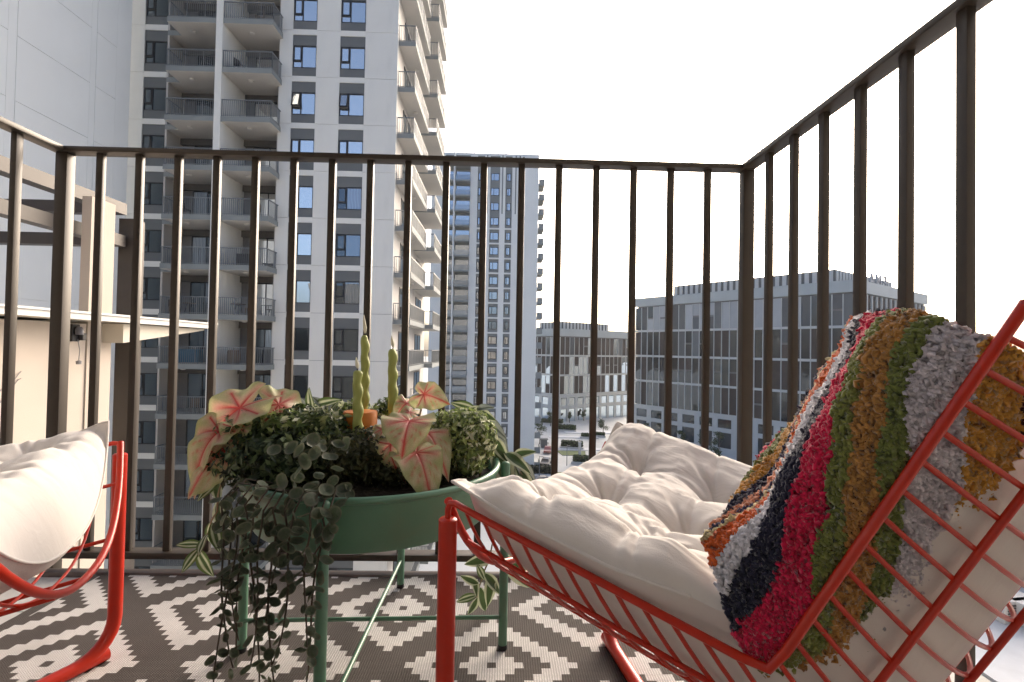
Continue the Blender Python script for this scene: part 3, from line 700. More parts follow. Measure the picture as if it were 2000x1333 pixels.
m_ = MB(); m_.tube([(P.x+.1, P.y+.03, P.z-.12), (P.x+.13, P.y+.04, P.z-.3), (P.x+.12, P.y+.04, P.z-.46)], .006, 5); m_.lathe([(0, 0), (.035, 0), (.04, .05), (0, .07)], 8, (P.x+.12, P.y+.04, P.z-.53)); m_.build('cord', mat('grey_cord', (.25, .24, .24), .6), wl)
for i in (0, 1):
    m_ = MB(); pts = []
    for k in range(12):
        f = k/11; pts.append((-6.985, 6.75+f*.45, .15-.12*i-.5*(1-f)**1.5+.05*math.sin(f*7+i)))
    m_.tube(pts, .006, 5)
    single('wall_cable', m_, mat('grey_cord', (.25, .24, .24), .6), tuple(pts[0]), ['upper thin grey cable curving down the tan wall', 'lower thin grey cable curving down the tan wall'][i], 'cable')
# a lower roof to the right of the balcony
M_rooft = mat('roof_tiles', (.60, .62, .64), .8, var=.07, vscale=2, dirt=.2, dcol=(.4, .4, .4), dscale=1)
pr = empty('podium_roof', (20, 10, -8), label='lower pale paved roof seen beyond the right railing', cat='roof')
m_ = MB(); m_.box(10.3, 60, 2, 14.2, -8, -6.0); m_.build('roof_deck', M_rooft, pr)
m_ = MB(); m_.box(6, 10.25, 2, 10.8, -8, -6.05); m_.build('roof_walkway', mat('cream_paving', (.58, .55, .48), .85), pr)
sw = empty('slatted_wall', (30, 14.3, -6), label='brown slatted timber wall on the lower roof at the right edge', cat='wall')
for k in range(60):
    x = 12+k*.32; m_ = MB(); m_.box(x, x+.24, 14.3, 14.36, -5.98, -3.7+.02*random.random()); m_.build('slat', mat('timber_slat', (.17, .13, .11), .8, var=.15, vscale=2, rnd=.25), sw)
m_ = MB(); m_.box(12, 31.2, 14.37, 14.5, -5.98, -3.72); m_.build('backing', M_dark, sw)
for i, (px, py) in enumerate(((1960, 1200), (2040, 1225))):
    d = ray(px, py); t = (-6.0-CAM_H)/d.z; x, y = d.x*t, d.y*t
    ac = empty('vent_box', (x, y, -6.0), .15, ['white louvred vent box on the lower roof by the slatted wall', 'second white vent box at the right border of the lower roof'][i], 'vent', 'vent boxes on the lower roof')
    m_ = MB(); m_.bbox(-.55, .55, -.4, .4, 0, .55, .02); m_.build('casing', M_white, ac, org=(0, 0, 0))
    for k in range(6): m_ = MB(); m_.box(-.45, -.1, -.42, -.401, .1+k*.065, .14+k*.065); m_.build('louvre', M_dark, ac, org=(0, 0, 0))
    m_ = MB(); m_.box(.05, .5, -.415, -.402, .1, .42); m_.build('grille', M_wick, ac, org=(0, 0, 0))

# ---------------------------------------------------------------- light morning haze
hz = MB(); hz.box(-520, 920, -90, 1420, G-1.0, 60)
HZ = bpy.data.materials.new('haze_air'); HZ.use_nodes = True; nt = HZ.node_tree; nt.nodes.remove(nt.nodes['Principled BSDF'])
pv = nt.nodes.new('ShaderNodeVolumePrincipled'); pv.inputs['Color'].default_value = (.92, .94, .96, 1); pv.inputs['Density'].default_value = .00018; pv.inputs['Anisotropy'].default_value = .35
L(nt, pv.outputs[0], nt.nodes['Material Output'].inputs['Volume'])
haze = hz.build('haze', HZ); tag(haze, kind='stuff')
# ================================================================== THE BALCONY
FLZ = -0.012                                           # tile surface
RUGZ = -0.004                                          # top of the rug
M_tile = mat('pale_floor_tile', (.52, .51, .49), .45, var=.05, vscale=4, bump=.05, bscale=30, rnd=.03)
M_grout = mat('grout', (.30, .29, .28), .9)
fl = MB(); fl.box(-2.2, .69, -1.25, 1.355, FLZ-.25, FLZ-.004)
floor_o = fl.build('balcony_floor', M_grout); tag(floor_o, kind='structure')
xs = [-2.2, -1.9, -1.3, -.7, -.1, .5, .69]; ys = [-1.24, -.6, -.02, .58, 1.18, 1.354]
for a, b in zip(xs, xs[1:]):
    for c, d in zip(ys, ys[1:]):
        m_ = MB(); m_.bbox(a+.0015, b-.0015, c+.0015, d-.0015, FLZ-.0039, FLZ, .001); m_.build('tile', M_tile, floor_o)
ceil_ = MB(); ceil_.box(-2.2, .75, -1.24, 1.42, 2.75, 2.95); ceil_o = ceil_.build('unseen_ceiling', mat('darkened_ceiling', (.35, .33, .31), .9)); tag(ceil_o, kind='structure')  # out of view; extended to the railing and darkened to shade the foreground

M_bronze = mat('bronze_powder_coat', (.050, .040, .031), .42, metal=.05, var=.08, vscale=12, bump=.03, bscale=300, spec=.4, dirt=.25, dcol=(.065, .055, .045), dscale=6)
rail = empty('balcony_railing', (-.28, 1.4, FLZ), label='bronze brown steel balcony railing of vertical bars with a flat handrail', cat='railing')
LX, RX, RY = -1.278, .706, 1.3985
ZT, ZU = 1.185, 1.1705
m_ = MB(); m_.bbox(LX-.012, RX+.03, RY-.013, RY+.029, ZU, ZT, .002); m_.build('top_rail', M_bronze, rail, smooth=30)
m_ = MB(); m_.bbox(RX-.012, RX+.03, -1.2, RY-.0135, ZU, ZT, .002); m_.build('top_rail', M_bronze, rail, smooth=30)
m_ = MB(); m_.bbox(LX-.012, LX+.03, 1.0, RY-.0135, ZU, ZT, .002); m_.build('top_rail', M_bronze, rail, smooth=30)
m_ = MB(); m_.bbox(LX+.02, RX, RY-.013, RY+.029, .023, .041, .002); m_.build('bottom_rail', M_bronze, rail, smooth=30)
m_ = MB(); m_.bbox(RX-.006, RX+.022, -1.2, RY-.02, .023, .041, .002); m_.build('bottom_rail', M_bronze, rail, smooth=30)
m_ = MB(); m_.bbox(LX-.006, LX+.022, 1.0, RY-.02, .023, .041, .002); m_.build('bottom_rail', M_bronze, rail, smooth=30)
bar = MB(); bar.bbox(0, .019, 0, .0145, .0405, ZU+.001, .0015); bar_me = bar.mesh('bar', M_bronze, smooth=30)
sbar = MB(); sbar.bbox(0, .0155, 0, .019, .0405, ZU+.001, .0015); sbar_me = sbar.mesh('bar', M_bronze, smooth=30)
for i in range(17): put('bar', bar_me, rail, (-1.169+.11*i, RY, 0))
for k in range(1, 24):
    y = 1.3775-.11*k
    put('bar', sbar_me, rail, (RX, y, 0))
for k in range(1, 4): put('bar', sbar_me, rail, (LX, 1.3775-.11*k, 0))
for x in (LX-.002, RX-.002):
    m_ = MB(); m_.bbox(x, x+.033, RY-.004, RY+.026, FLZ-.2, ZU+.001, .002); m_.build('post', M_bronze, rail, smooth=30)
m_ = MB(); m_.bbox(LX-.002, LX+.031, .985, 1.015, FLZ-.001, ZU+.001, .002); m_.build('post', M_bronze, rail, smooth=30)
m_ = MB(); m_.bbox(-2.2, LX-.014, .985, 1.027, ZU, ZT, .002); m_.build('top_rail', M_bronze, rail, smooth=30)
for k in range(8): put('bar', bar_me, rail, (LX-.11*(k+1), .995, 0))
m_ = MB(); m_.bbox(-2.2, LX-.01, .985, 1.027, .023, .041, .002); m_.build('bottom_rail', M_bronze, rail, smooth=30)
m_ = MB(); m_.bbox(LX+.03, RX-.005, 1.3565, 1.381, FLZ-.05, 0.0, .0015); m_.build('kerb_plate', mat('weathered_kerb', (.20, .175, .17), .5, metal=.3, var=.1, vscale=20), rail, smooth=30)

# ---------------------------------------------------------------- rug
BR = (.105, .091, .083); CR = (.70, .68, .66)
px_, py_ = .437, .423; cx0, cy0 = -.008, .980; cw, ch = px_/24, py_/24
RX0, RX1, RY0, RY1 = -1.105, .56, -.75, 1.350
def rug_col(x, y):
    if x < RX0+.028 or y < RY0+.028: return BR
    best = 99
    i0 = round((x-cx0)/(px_/2)); j0 = round((y-cy0)/(py_/2))
    for i in (i0-1, i0, i0+1):
        for j in (j0-1, j0, j0+1):
            if (i+j) % 2: continue
            a = abs(math.floor((x-cx0-i*px_/2)/cw+.5)); b = abs(math.floor((y-cy0-j*py_/2)/ch+.5))
            best = min(best, (a+b, a, b))if best != 99 else (a+b, a, b)
    d, a, b = best
    if max(a, b) < 1: return BR
    if d <= 3: return CR
    if d <= 6: return BR
    if d <= 9: return CR
    return BR
nx_ = int((RX1-RX0)/(cw/2)); ny_ = int((RY1-RY0)/(ch/2))
# grid aligned with the pattern's steps, every face a flat colour
xs_ = [RX0]; k = math.ceil((RX0-cx0)/cw-.5)
while cx0+(k+.5)*cw < RX1: xs_.append(cx0+(k+.5)*cw); k += 1
xs_.append(RX1); xs_ = sorted(set(xs_+[RX0+.028]))
ys_ = [RY0]; k = math.ceil((RY0-cy0)/ch-.5)
while cy0+(k+.5)*ch < RY1: ys_.append(cy0+(k+.5)*ch); k += 1
ys_.append(RY1); ys_ = sorted(set(ys_))
rug = MB()
def rug_z(x, y):
    e = max(0, (y-1.30)/.05); e = min(e, 1)
    z = RUGZ+.0012*noise.noise((x*3, y*3, .3))+e*.0035*max(0, noise.noise((x*7, 2.1, 0)))
    z += .010*math.exp(-((x+.15)/.05)**2)*e
    return z
def wob(x, y): return .0016*noise.noise((x*160, y*160, 0)), .0016*noise.noise((x*160, y*160, 7))
for a, b in zip(xs_, xs_[1:]):
    for c, d in zip(ys_, ys_[1:]):
        col = rug_col((a+b)/2, (c+d)/2); i = len(rug.v)
        for (x, y) in ((a, c), (b, c), (b, d), (a, d)):
            wx, wy = wob(x, y); rug.v.append((x+wx, y+wy, rug_z(x, y)))
        rug.f.append((i, i+1, i+2, i+3)); rug.mi.append(0); rug.c += [col]*4
# edge skirt
def skirt(pts):
    i = len(rug.v)
    for (x, y) in pts: 
        z = rug_z(x, y); wx, wy = wob(x, y); rug.v += [(x+wx, y+wy, z), (x+wx, y+wy, FLZ+.0005)]; rug.c += [BR if int(x*57+y*43) % 3 else CR]*2
    for k in range(len(pts)-1): rug.f.append((i+2*k, i+2*k+1, i+2*k+3, i+2*k+2)); rug.mi.append(0)
skirt([(x, RY1) for x in xs_]); skirt([(RX0, y) for y in ys_]); skirt([(RX1, y) for y in ys_]); skirt([(x, RY0) for x in xs_])
M_rug = bpy.data.materials.new('woven_rug'); M_rug.use_nodes = True; nt = M_rug.node_tree; n = nt.nodes; p = n['Principled BSDF']
p.inputs['Roughness'].default_value = .8; p.inputs['Specular IOR Level'].default_value = .25
va = n.new('ShaderNodeVertexColor'); va.layer_name = 'c'; tc = n.new('ShaderNodeTexCoord')
mp = n.new('ShaderNodeMapping'); mp.inputs['Scale'].default_value = (1, 1, 1); L(nt, tc.outputs['Object'], mp.inputs['Vector'])
w1 = n.new('ShaderNodeTexWave'); w1.bands_direction = 'X'; w1.inputs['Scale'].default_value = 62; w1.inputs['Distortion'].default_value = 1.5; w1.inputs['Detail Scale'].default_value = 3
w2 = n.new('ShaderNodeTexWave'); w2.bands_direction = 'Y'; w2.inputs['Scale'].default_value = 88; w2.inputs['Distortion'].default_value = 1.5; w2.inputs['Detail Scale'].default_value = 3
L(nt, mp.outputs[0], w1.inputs['Vector']); L(nt, mp.outputs[0], w2.inputs['Vector'])
mw = n.new('ShaderNodeMath'); mw.operation = 'MULTIPLY'; L(nt, w1.outputs['Fac'], mw.inputs[0]); L(nt, w2.outputs['Fac'], mw.inputs[1])
mr = n.new('ShaderNodeMapRange'); mr.inputs['To Min'].default_value = .62; mr.inputs['To Max'].default_value = 1.12; mr.inputs['From Max'].default_value = .6; L(nt, mw.outputs[0], mr.inputs['Value'])
nz = n.new('ShaderNodeTexNoise'); nz.inputs['Scale'].default_value = 9; nz.inputs['Detail'].default_value = 6; L(nt, tc.outputs['Object'], nz.inputs['Vector'])
m2 = n.new('ShaderNodeMapRange'); m2.inputs['From Min'].default_value = .3; m2.inputs['From Max'].default_value = .7; m2.inputs['To Min'].default_value = .88; m2.inputs['To Max'].default_value = 1.1; L(nt, nz.outputs['Fac'], m2.inputs['Value'])
mm = n.new('ShaderNodeMath'); mm.operation = 'MULTIPLY'; L(nt, mr.outputs[0], mm.inputs[0]); L(nt, m2.outputs[0], mm.inputs[1])
hs = n.new('ShaderNodeHueSaturation'); L(nt, va.outputs['Color'], hs.inputs['Color']); L(nt, mm.outputs[0], hs.inputs['Value']); L(nt, hs.outputs[0], p.inputs['Base Color'])
bp = n.new('ShaderNodeBump'); bp.inputs['Strength'].default_value = .7; bp.inputs['Distance'].default_value = .002; L(nt, mw.outputs[0], bp.inputs['Height']); L(nt, bp.outputs[0], p.inputs['Normal'])
single('rug', rug, M_rug, (-.27, .4, FLZ), 'flat woven outdoor rug with brown and cream stepped diamonds under the furniture', 'rug')

# ================================================================== wire lounge chairs
HW = .26
n1 = Vector((-.200, -.980)); n2 = Vector((.897, -.442)); nb = Vector((.556, -1.134))
PA, PJ, PT = Vector((0, .427)), Vector((.3825, .349)), Vector((.5405, .670))
def depth(xi): return .165*(1-min(1, abs(xi))**2.4)
def path(m, s, rmin=.012):
    """side profile (y back, z up) at depth m outside the rim, s 0..1 seat, 1..2 back"""
    A, J, T = PA+n1*m, PJ+nb*m, PT+n2*m
    d1, d2 = (J-A), (T-J); l1, l2 = d1.length, d2.length; d1.normalize(); d2.normalize()
    r_ = rmin+.45*max(m, 0)+.3*max(-m, 0)
    if s <= 1:
        dd = l1*(1-s)
        if dd >= r_: return J-d1*dd
        t = .5*(1-dd/r_)
    else:
        dd = l2*(s-1)
        if dd >= r_: return J+d2*dd
        t = .5+.5*dd/r_
    P0, P2 = J-d1*r_, J+d2*r_
    return P0*(1-t)**2+J*(2*t*(1-t))+P2*t*t
def BP(xi, m, s, rmin=.012):
    q = path(m, s, rmin); return (xi*HW, q.x, q.y)
M_red = mat('orange_red_enamel', (.52, .022, .004), .34, var=.05, vscale=30, spec=.45, coat=.12, bump=.015, bscale=500, dirt=.12, dcol=(.3, .02, .01), dscale=20)
def make_chair(loc, rz, label):
    t = empty('wire_lounge_chair', loc, rz, label, 'chair', 'orange red wire lounge chairs')
    def part(name, mb, sm=60): return mb.build(name, M_red, t, smooth=sm, org=(0, 0, 0))
    for sx in (-1, 1):
        m_ = MB(); pts = [(sx*HW, 0, .398), (sx*HW, 0, .416), (sx*HW, .004, .4245), (sx*HW, .012, .4255)]
        pts += [BP(sx, 0, .05+.95*k/14) for k in range(1, 14)]+[BP(sx, 0, 1+k/14) for k in range(0, 15)]
        m_.tube(pts, .0044, 10); part('side_rim', m_)
    XI = [-1+2*k/26 for k in range(27)]
    m_ = MB(); m_.tube([BP(x, depth(x), 0) for x in XI], .0058, 10); part('front_rim', m_)
    m_ = MB(); m_.tube([BP(x, depth(x), 2) for x in XI], .0044, 10); part('top_rim', m_)
    for k in range(1, 13):
        m_ = MB(); m_.tube([BP(x, depth(x), k/13) for x in XI], .0024, 6); part('cross_wire', m_)
    for k in range(0, 13):
        m_ = MB(); m_.tube([BP(x, depth(x), 1+(k+.5)/13.5) for x in XI], .0024, 6); part('cross_wire', m_)
    for x in (-.8, -.42, 0, .42, .8):
        m_ = MB(); m_.tube([BP(x, depth(x)+.004, 2*k/40) for k in range(41)], .0034, 8); part('long_wire', m_)
    for sx in (-1, 1):
        # front leg bends at the floor into a diagonal runner, which rises again as the opposite rear leg
        z0 = RUGZ+.0128; d = Vector((-sx*HW*1.9, .50, 0)); ln = d.length; d.normalize()
        if sx > 0: dz = .0
        P0 = Vector((sx*HW, 0, 0)); rb = .07
        pts = [P0+Vector((0, 0, .402)), P0+Vector((0, 0, .25)), P0+Vector((0, 0, z0+rb))]
        for k in range(1, 8):
            a = math.pi/2*k/7; pts.append(P0+d*(rb*(1-math.cos(a)))+Vector((0, 0, z0+rb*(1-math.sin(a)))))
        m_ = MB(); m_.tube(pts, .0125, 14); leg = part('front_leg', m_)
        m_ = MB(); m_.tube([P0+Vector((0, 0, .4018)), P0+Vector((0, 0, .404))], [.0125, .010], 14); m_.build('leg_cap', M_red, leg, smooth=60, org=(0, 0, 0))
        m_ = MB(); m_.tube([P0+d*.012+Vector((0, 0, z0)), P0+d*(ln-.05)+Vector((0, 0, z0+(.0001 if sx > 0 else 0)))], .0126, 14); part('runner', m_)
        Q = P0+d*(ln-.05); e = Q+d*.05
        m_ = MB(); pts = [Q+Vector((0, 0, z0)), Q+d*.03+Vector((0, 0, z0+.012)), e+Vector((0, 0, z0+.05))]
        tgt = BP(-sx*.86, depth(.86), 1.08); pts += [Vector((e.x, e.y, .2)), Vector(tgt)]
        m_.tube(pts, .0115, 12); part('rear_leg', m_)
    return t
chair_a = make_chair((.086, .860, 0), R(-126), 'orange red wire lounge chair at the right with the striped throw over its back')
chair_b = make_chair((-.670, .765, 0), R(113), 'orange red wire lounge chair at the left edge, only its front seen')

# ---------------------------------------------------------------- cushions
M_cot = mat('off_white_cotton', (.70, .655, .61), .85, var=.025, vscale=6, bump=.10, bscale=900, spec=.2, sheen=.25)
nt = M_cot.node_tree; n = nt.nodes; bp0 = [q for q in n if q.type == 'BUMP'][0]   # soft creases over the weave
tc = [q for q in n if q.type == 'TEX_COORD'][0]; mpg = n.new('ShaderNodeMapping'); mpg.inputs['Scale'].default_value = (26, 11, 11); mpg.inputs['Rotation'].default_value = (0, 0, .5); L(nt, tc.outputs['Object'], mpg.inputs['Vector'])
wn_ = n.new('ShaderNodeTexNoise'); wn_.inputs['Scale'].default_value = 1.0; wn_.inputs['Detail'].default_value = 3; wn_.inputs['Distortion'].default_value = 1.2; L(nt, mpg.outputs[0], wn_.inputs['Vector'])
bp2 = n.new('ShaderNodeBump'); bp2.inputs['Strength'].default_value = .2; bp2.inputs['Distance'].default_value = .012; L(nt, wn_.outputs['Fac'], bp2.inputs['Height']); L(nt, bp0.outputs[0], bp2.inputs['Normal']); L(nt, bp2.outputs[0], n['Principled BSDF'].inputs['Normal'])
LS = .390; LB = .358
BTN = [(-.12, .125), (.045, .135), (.185, .12), (-.115, .262), (.045, .255), (.175, .262), (-.11, .50), (.04, .50), (.18, .50), (-.11, .64), (.04, .64), (.18, .64)]
SEG = []
for i, a in enumerate(BTN):
    for b in BTN[i+1:]:
        if math.hypot(a[0]-b[0], a[1]-b[1]) < .2: SEG.append((a, b))
for a in BTN:
    if abs(a[1]-.125) < .02: SEG.append((a, (a[0]*1.1, -.02)))
    if a[0] < -.1: SEG.append((a, (-.28, a[1]-.01)))
    if a[0] > .16: SEG.append((a, (.28, a[1]+.015)))
    if a[1] > .6: SEG.append((a, (a[0], .78)))
def seg_d(p, a, b):
    ax, ay = a; bx, by = b; dx, dy = bx-ax, by-ay; t = max(0, min(1, ((p[0]-ax)*dx+(p[1]-ay)*dy)/(dx*dx+dy*dy)))
    return math.hypot(p[0]-ax-dx*t, p[1]-ay-dy*t), t
TOT = LS+.30
def cush_pt(a, b, side, grow=0.0, edge=.055, hi=-1):
    """a across 0..1, b along 0..1, side +1 top -1 bottom"""
    l = .012+TOT*b; xm = .97+(.08*max(0, min(1, (LS-.06-l)/.08)) if hi < 0 else .02); xi = -1.02+(1.02+xm)*a
    s = l/LS if l < LS else 1+(l-LS)/LB
    db = min(a*2.0*HW, (1-a)*2.0*HW); dl = min(b*TOT, (1-b)*TOT)
    front = l < .2
    e1 = max(0, 1-db/edge); e2 = max(0, 1-dl/((.085 if front else edge) if side > 0 else .10)); E = max(0, 1-min(1, e1**2.5+e2**2.2))**(1/2.3)
    x = xi*HW
    corner = max(0, (abs(xi)-.78)/.25)*max(0, .10-l)/.10
    mid = .027+.030*max(0, min(1, corner))*(1 if xi*hi > 0 else .25)
    fr = max(0, 1-max(0, l-.012)/.10)
    mid = mid*(1-fr)-(max(depth(xi)-.05, -mid))*fr
    if side > 0:
        puff = .028+.010*min(1, abs(xi))**3-.010*max(0, 1-l/.10)
        if hi < 0 and xi > 0: puff += .030*max(0, 1-abs(xi-.82)/.34)*min(1, l/.08)*max(0, min(1, (LS+.02-l)/.1))
        if xi*hi > 0: puff += (.052 if hi < 0 else .02)*min(1, abs(xi))**2*max(0, 1-l/.6)
        puff -= .018*max(0, min(1, (l-LS+.02)/.12))
        dm = 0; cr = 0
        for bx, by in BTN:
            r_ = math.hypot(x-bx, l-by)
            if r_ < .13:
                dm = max(dm, .050*math.exp(-(r_/.030)**1.1)); th = math.atan2(l-by, x-bx)+.25*noise.noise((x*20, l*20, 5))
                cr = max(cr, .017*math.exp(-r_/.055)*(.5+.5*math.cos(5*th+bx*40+by*23))**9)
        for A_, B_ in SEG:
            dd, t = seg_d((x+.006*noise.noise((x*18, l*18, 3)), l+.006*noise.noise((x*18, l*18, 9))), A_, B_)
            if dd < .05: cr = max(cr, .010*math.exp(-(dd/.0055)**.9)*(.6+.4*abs(2*t-1)))
        wr = .0035*noise.noise((x*10, l*22, 1.0))+.0022*noise.noise((x*34, l*14, 4.0))+.0012*noise.noise((x*60, l*45, 2.0))+.005*max(0, noise.noise((x*55, l*9, 8)))*max(0, 1-db/.10)+(.009*noise.noise((x*7, l*50, 6))+.004*noise.noise((x*40, l*12, 3)))*max(0, 1-l/.17)
        h = puff-dm-cr+wr
        off = -(mid+(h-mid)*E)-grow
    else:
        h = depth(xi)-.010
        off = -mid+(h+mid)*E if h > -mid else -mid+.004*E
        off -= grow*0
    gx = 1+grow*0
    return BP(xi, off, s, .03)
def make_cushion(loc, rz, label, hi):
    t = empty('chair_cushion', loc, rz, label, 'cushion', 'off white tufted cushions on the wire chairs')
    m_ = MB(); NU, NV = 150, 210
    m_.grid(lambda a, b: cush_pt(a, b, 1, hi=hi), NU, NV)
    top = m_.build('cushion_top', M_cot, t, smooth='all', org=(0, 0, 0))
    m_ = MB(); m_.grid(lambda a, b: cush_pt(1-a, b, -1, hi=hi), 40, 60); m_.build('cushion_base', M_cot, t, smooth='all', org=(0, 0, 0))
    m_ = MB(); pts = [cush_pt(0, .46-.46*b/30, 1, hi=hi) for b in range(31)]; pts += [cush_pt(a/40, 0, 1, hi=hi) for a in range(1, 41)]; pts += [cush_pt(1, .46*b/30, 1, hi=hi) for b in range(1, 31)]
    m_.tube(pts, .0022, 6, caps=False); m_.build('seam', M_cot, t, smooth='all', org=(0, 0, 0))
    return t
cush_a = make_cushion((.086, .860, 0), R(-126), 'off white tufted cushion on the right chair, in front of the planter', -1)
cush_b = make_cushion((-.670, .765, 0), R(113), 'white puffy cushion cut by the left picture edge', 1)

# ---------------------------------------------------------------- striped throw over the right chair's back
THR_LOC, THR_RZ = (.086, .860, 0), R(-126)
def tcurve(c, s):
    """cross-section of the throw: c 0..1 from the far edge over the front to the near underside"""
    key = [(-1.06, .03), (-1.05, .0), (-.9, -.040), (-.6, -.066), (-.3, -.080), (.0, -.084), (.35, -.078), (.68, -.069), (.89, -.058), (.97, -.018), (.950, .000), (.89, .020), (.83, .037), (.77, .053)]
    f = c*(len(key)-1); i = min(int(f), len(key)-2); t = f-i
    p0 = key[max(i-1, 0)]; p1 = key[i]; p2 = key[i+1]; p3 = key[min(i+2, len(key)-1)]
    q = [.5*((2*p1[k])+(-p0[k]+p2[k])*t+(2*p0[k]-5*p1[k]+4*p2[k]-p3[k])*t*t+(-p0[k]+3*p1[k]-3*p2[k]+p3[k])*t**3) for k in (0, 1)]
    return q
def throw_pt(c, d):
    """d 0 at the hem on the seat .. 1 at the top roll"""
    s0 = .945+.22*max(0, min(1, (.86-(c-1/13)/(8/13))/.26)); s = s0+(1.91-s0)*d
    xi, off = tcurve(c, s)
    low = max(0, 1-d/.22)
    if off < -.03: off -= .004*low*low
    off -= .006*noise.noise((c*7, d*6, 2))+.003*noise.noise((c*23, d*9, 5))
    if d > .94: off += .25*(d-.94)*(1 if off < 0 else -.3)
    x, y, z = BP(xi, off, min(s, 2.06), .06)
    if c < .62: 
        hem = .015*low*(.5+.5*math.sin(c*5))
        y -= hem*.5
    return Vector((x, y, z))
STR = [  # stripe boundaries in the stripe coordinate and colours from the far edge to the near side
    (-9, (.03, .03, .06)), (-.75, (.62, .015, .07)), (-.5, (.19, .21, .055)), (-.28, (.55, .27, .05)), (-.1, (.03, .03, .06)), (.02, (.68, .27, .15)), (.10, (.05, .05, .10)), (.14, (.70, .58, .32)), (.19, (.66, .13, .03)), (.35, (.72, .70, .74)), (.49, (.022, .022, .045)),
    (.68, (.62, .015, .07)), (.90, (.19, .21, .055)), (1.02, (.42, .21, .06)), (1.17, (.17, .20, .055)), (1.28, (.58, .53, .56)), (1.50, (.55, .27, .05)), (1.75, (.07, .022, .015)), (1.88, (.55, .07, .025)), (99, None)]
thr = empty('knitted_throw', THR_LOC, THR_RZ, 'chunky loop pile throw in orange, navy, crimson, green and mustard stripes on the right chair', 'throw')
M_pile = attr_mat('loop_pile', .95, spec=.1, sheen=.4, var=.22, vscale=220)
rt_ = random.Random(5)
NC, ND = 150, 110
P_ = [[throw_pt(i/NC, j/ND) for i in range(NC+1)] for j in range(ND+1)]
def stripe_of(c, d):
    w = (c-1/13)/(8/13); w = w if w < 1 else 1+(w-1)*.3
    f = d/.45 if d < .45 else (d-.45)/.5; k = 0 if d < .45 else 1
    ip = lambda q: q[k]+(q[k+1]-q[k])*f
    ws, gs, ge = ip((.77, .48, .38)), ip((-.02, .0, .15)), ip((.64, 1.0, 1.46))
    fr_ = (w-ws)/(1-ws); g = gs+(fr_**1.3 if fr_ > 0 else fr_)*(ge-gs)
    g += .008*math.sin(d*40+c*9)+.012*noise.noise((c*40, d*40, 0))
    for k in range(len(STR)-1):
        if g < STR[k+1][0]: return max(k, 0)
    return len(STR)-2
smb = [MB() for _ in STR[:-1]]
for j in range(ND):
    for i in range(NC):
        k = stripe_of((i+.5)/NC, (j+.5)/ND); mb = smb[k]; q = len(mb.v); col = STR[k][1]
        mb.v += [tuple(P_[j][i]), tuple(P_[j][i+1]), tuple(P_[j+1][i+1]), tuple(P_[j+1][i])]; mb.f.append((q, q+1, q+2, q+3)); mb.mi.append(0)
        mb.c += [tuple(x*.8 for x in col)]*4  # backing coloured darker to stand for shade in the gaps between loops
NT = 32000
def yarn(mb, pts, r_, col):
    """short curl of yarn, square in section"""
    q = len(mb.v); n_ = len(pts)
    for k, p in enumerate(pts):
        t = (pts[min(k+1, n_-1)]-pts[max(k-1, 0)]).normalized(); a_ = t.orthogonal().normalized(); b_ = t.cross(a_)
        rr_ = r_*(.75 if k in (0, n_-1) else 1.0)
        for w in range(5):
            an = w*math.pi*.4; mb.v.append(tuple(p+(a_*math.cos(an)+b_*math.sin(an))*rr_)); mb.c.append(col)
    for k in range(n_-1):
        for w in range(5): mb.f.append((q+5*k+w, q+5*k+(w+1) % 5, q+5*k+5+(w+1) % 5, q+5*k+5+w)); mb.mi.append(0)
    mb.f += [(q+4, q+3, q+2, q+1, q), tuple(q+5*(n_-1)+w for w in range(5))]; mb.mi += [0, 0]
for _ in range(NT):
    c = rt_.random(); d = rt_.random(); i = min(int(c*NC), NC-1); j = min(int(d*ND), ND-1)
    p0, px1, py1 = P_[j][i], P_[j][i+1], P_[j+1][i]
    tu, tv = px1-p0, py1-p0; nrm = tu.cross(tv)
    if nrm.length < 1e-9: continue
    nrm.normalize(); tu.normalize(); tv.normalize()
    pos = p0+(px1-p0)*(c*NC-i)+(py1-p0)*(d*ND-j)
    k = stripe_of(c, d); mb = smb[k]; v = rt_.uniform(.86, 1.16); col = tuple(min(1, x*v) for x in STR[k][1])
    an = rt_.uniform(0, 6.28); e_ = tu*math.cos(an)+tv*math.sin(an); rl = rt_.uniform(.0026, .0044); hh = rt_.uniform(.0030, .0058)
    if rt_.random() < .03: hh *= 1.7
    sk = e_.cross(nrm)*rt_.uniform(-.002, .002)
    yarn(mb, [pos-e_*rl, pos-e_*rl*.8+nrm*hh*.75, pos+nrm*hh+sk, pos+e_*rl*.85+nrm*hh*.6, pos+e_*rl*.9+nrm*.0005], rt_.uniform(.0016, .0022), col)
for k, mb in enumerate(smb):
    if mb.v: tag(mb.build('stripe', M_pile, thr, smooth='all', org=(0, 0, 0)), ['dark outer stripe', 'crimson stripe on the far side', 'olive stripe on the far side', 'mustard stripe on the far side', 'dark far hem stripe', 'salmon stripe', 'thin navy stripe', 'cream stripe', 'burnt orange stripe', 'white stripe', 'navy stripe', 'crimson stripe', 'olive green stripe', 'tan stripe', 'second olive stripe', 'mauve white stripe', 'mustard stripe', 'dark brown stripe', 'red orange end stripe'][k])
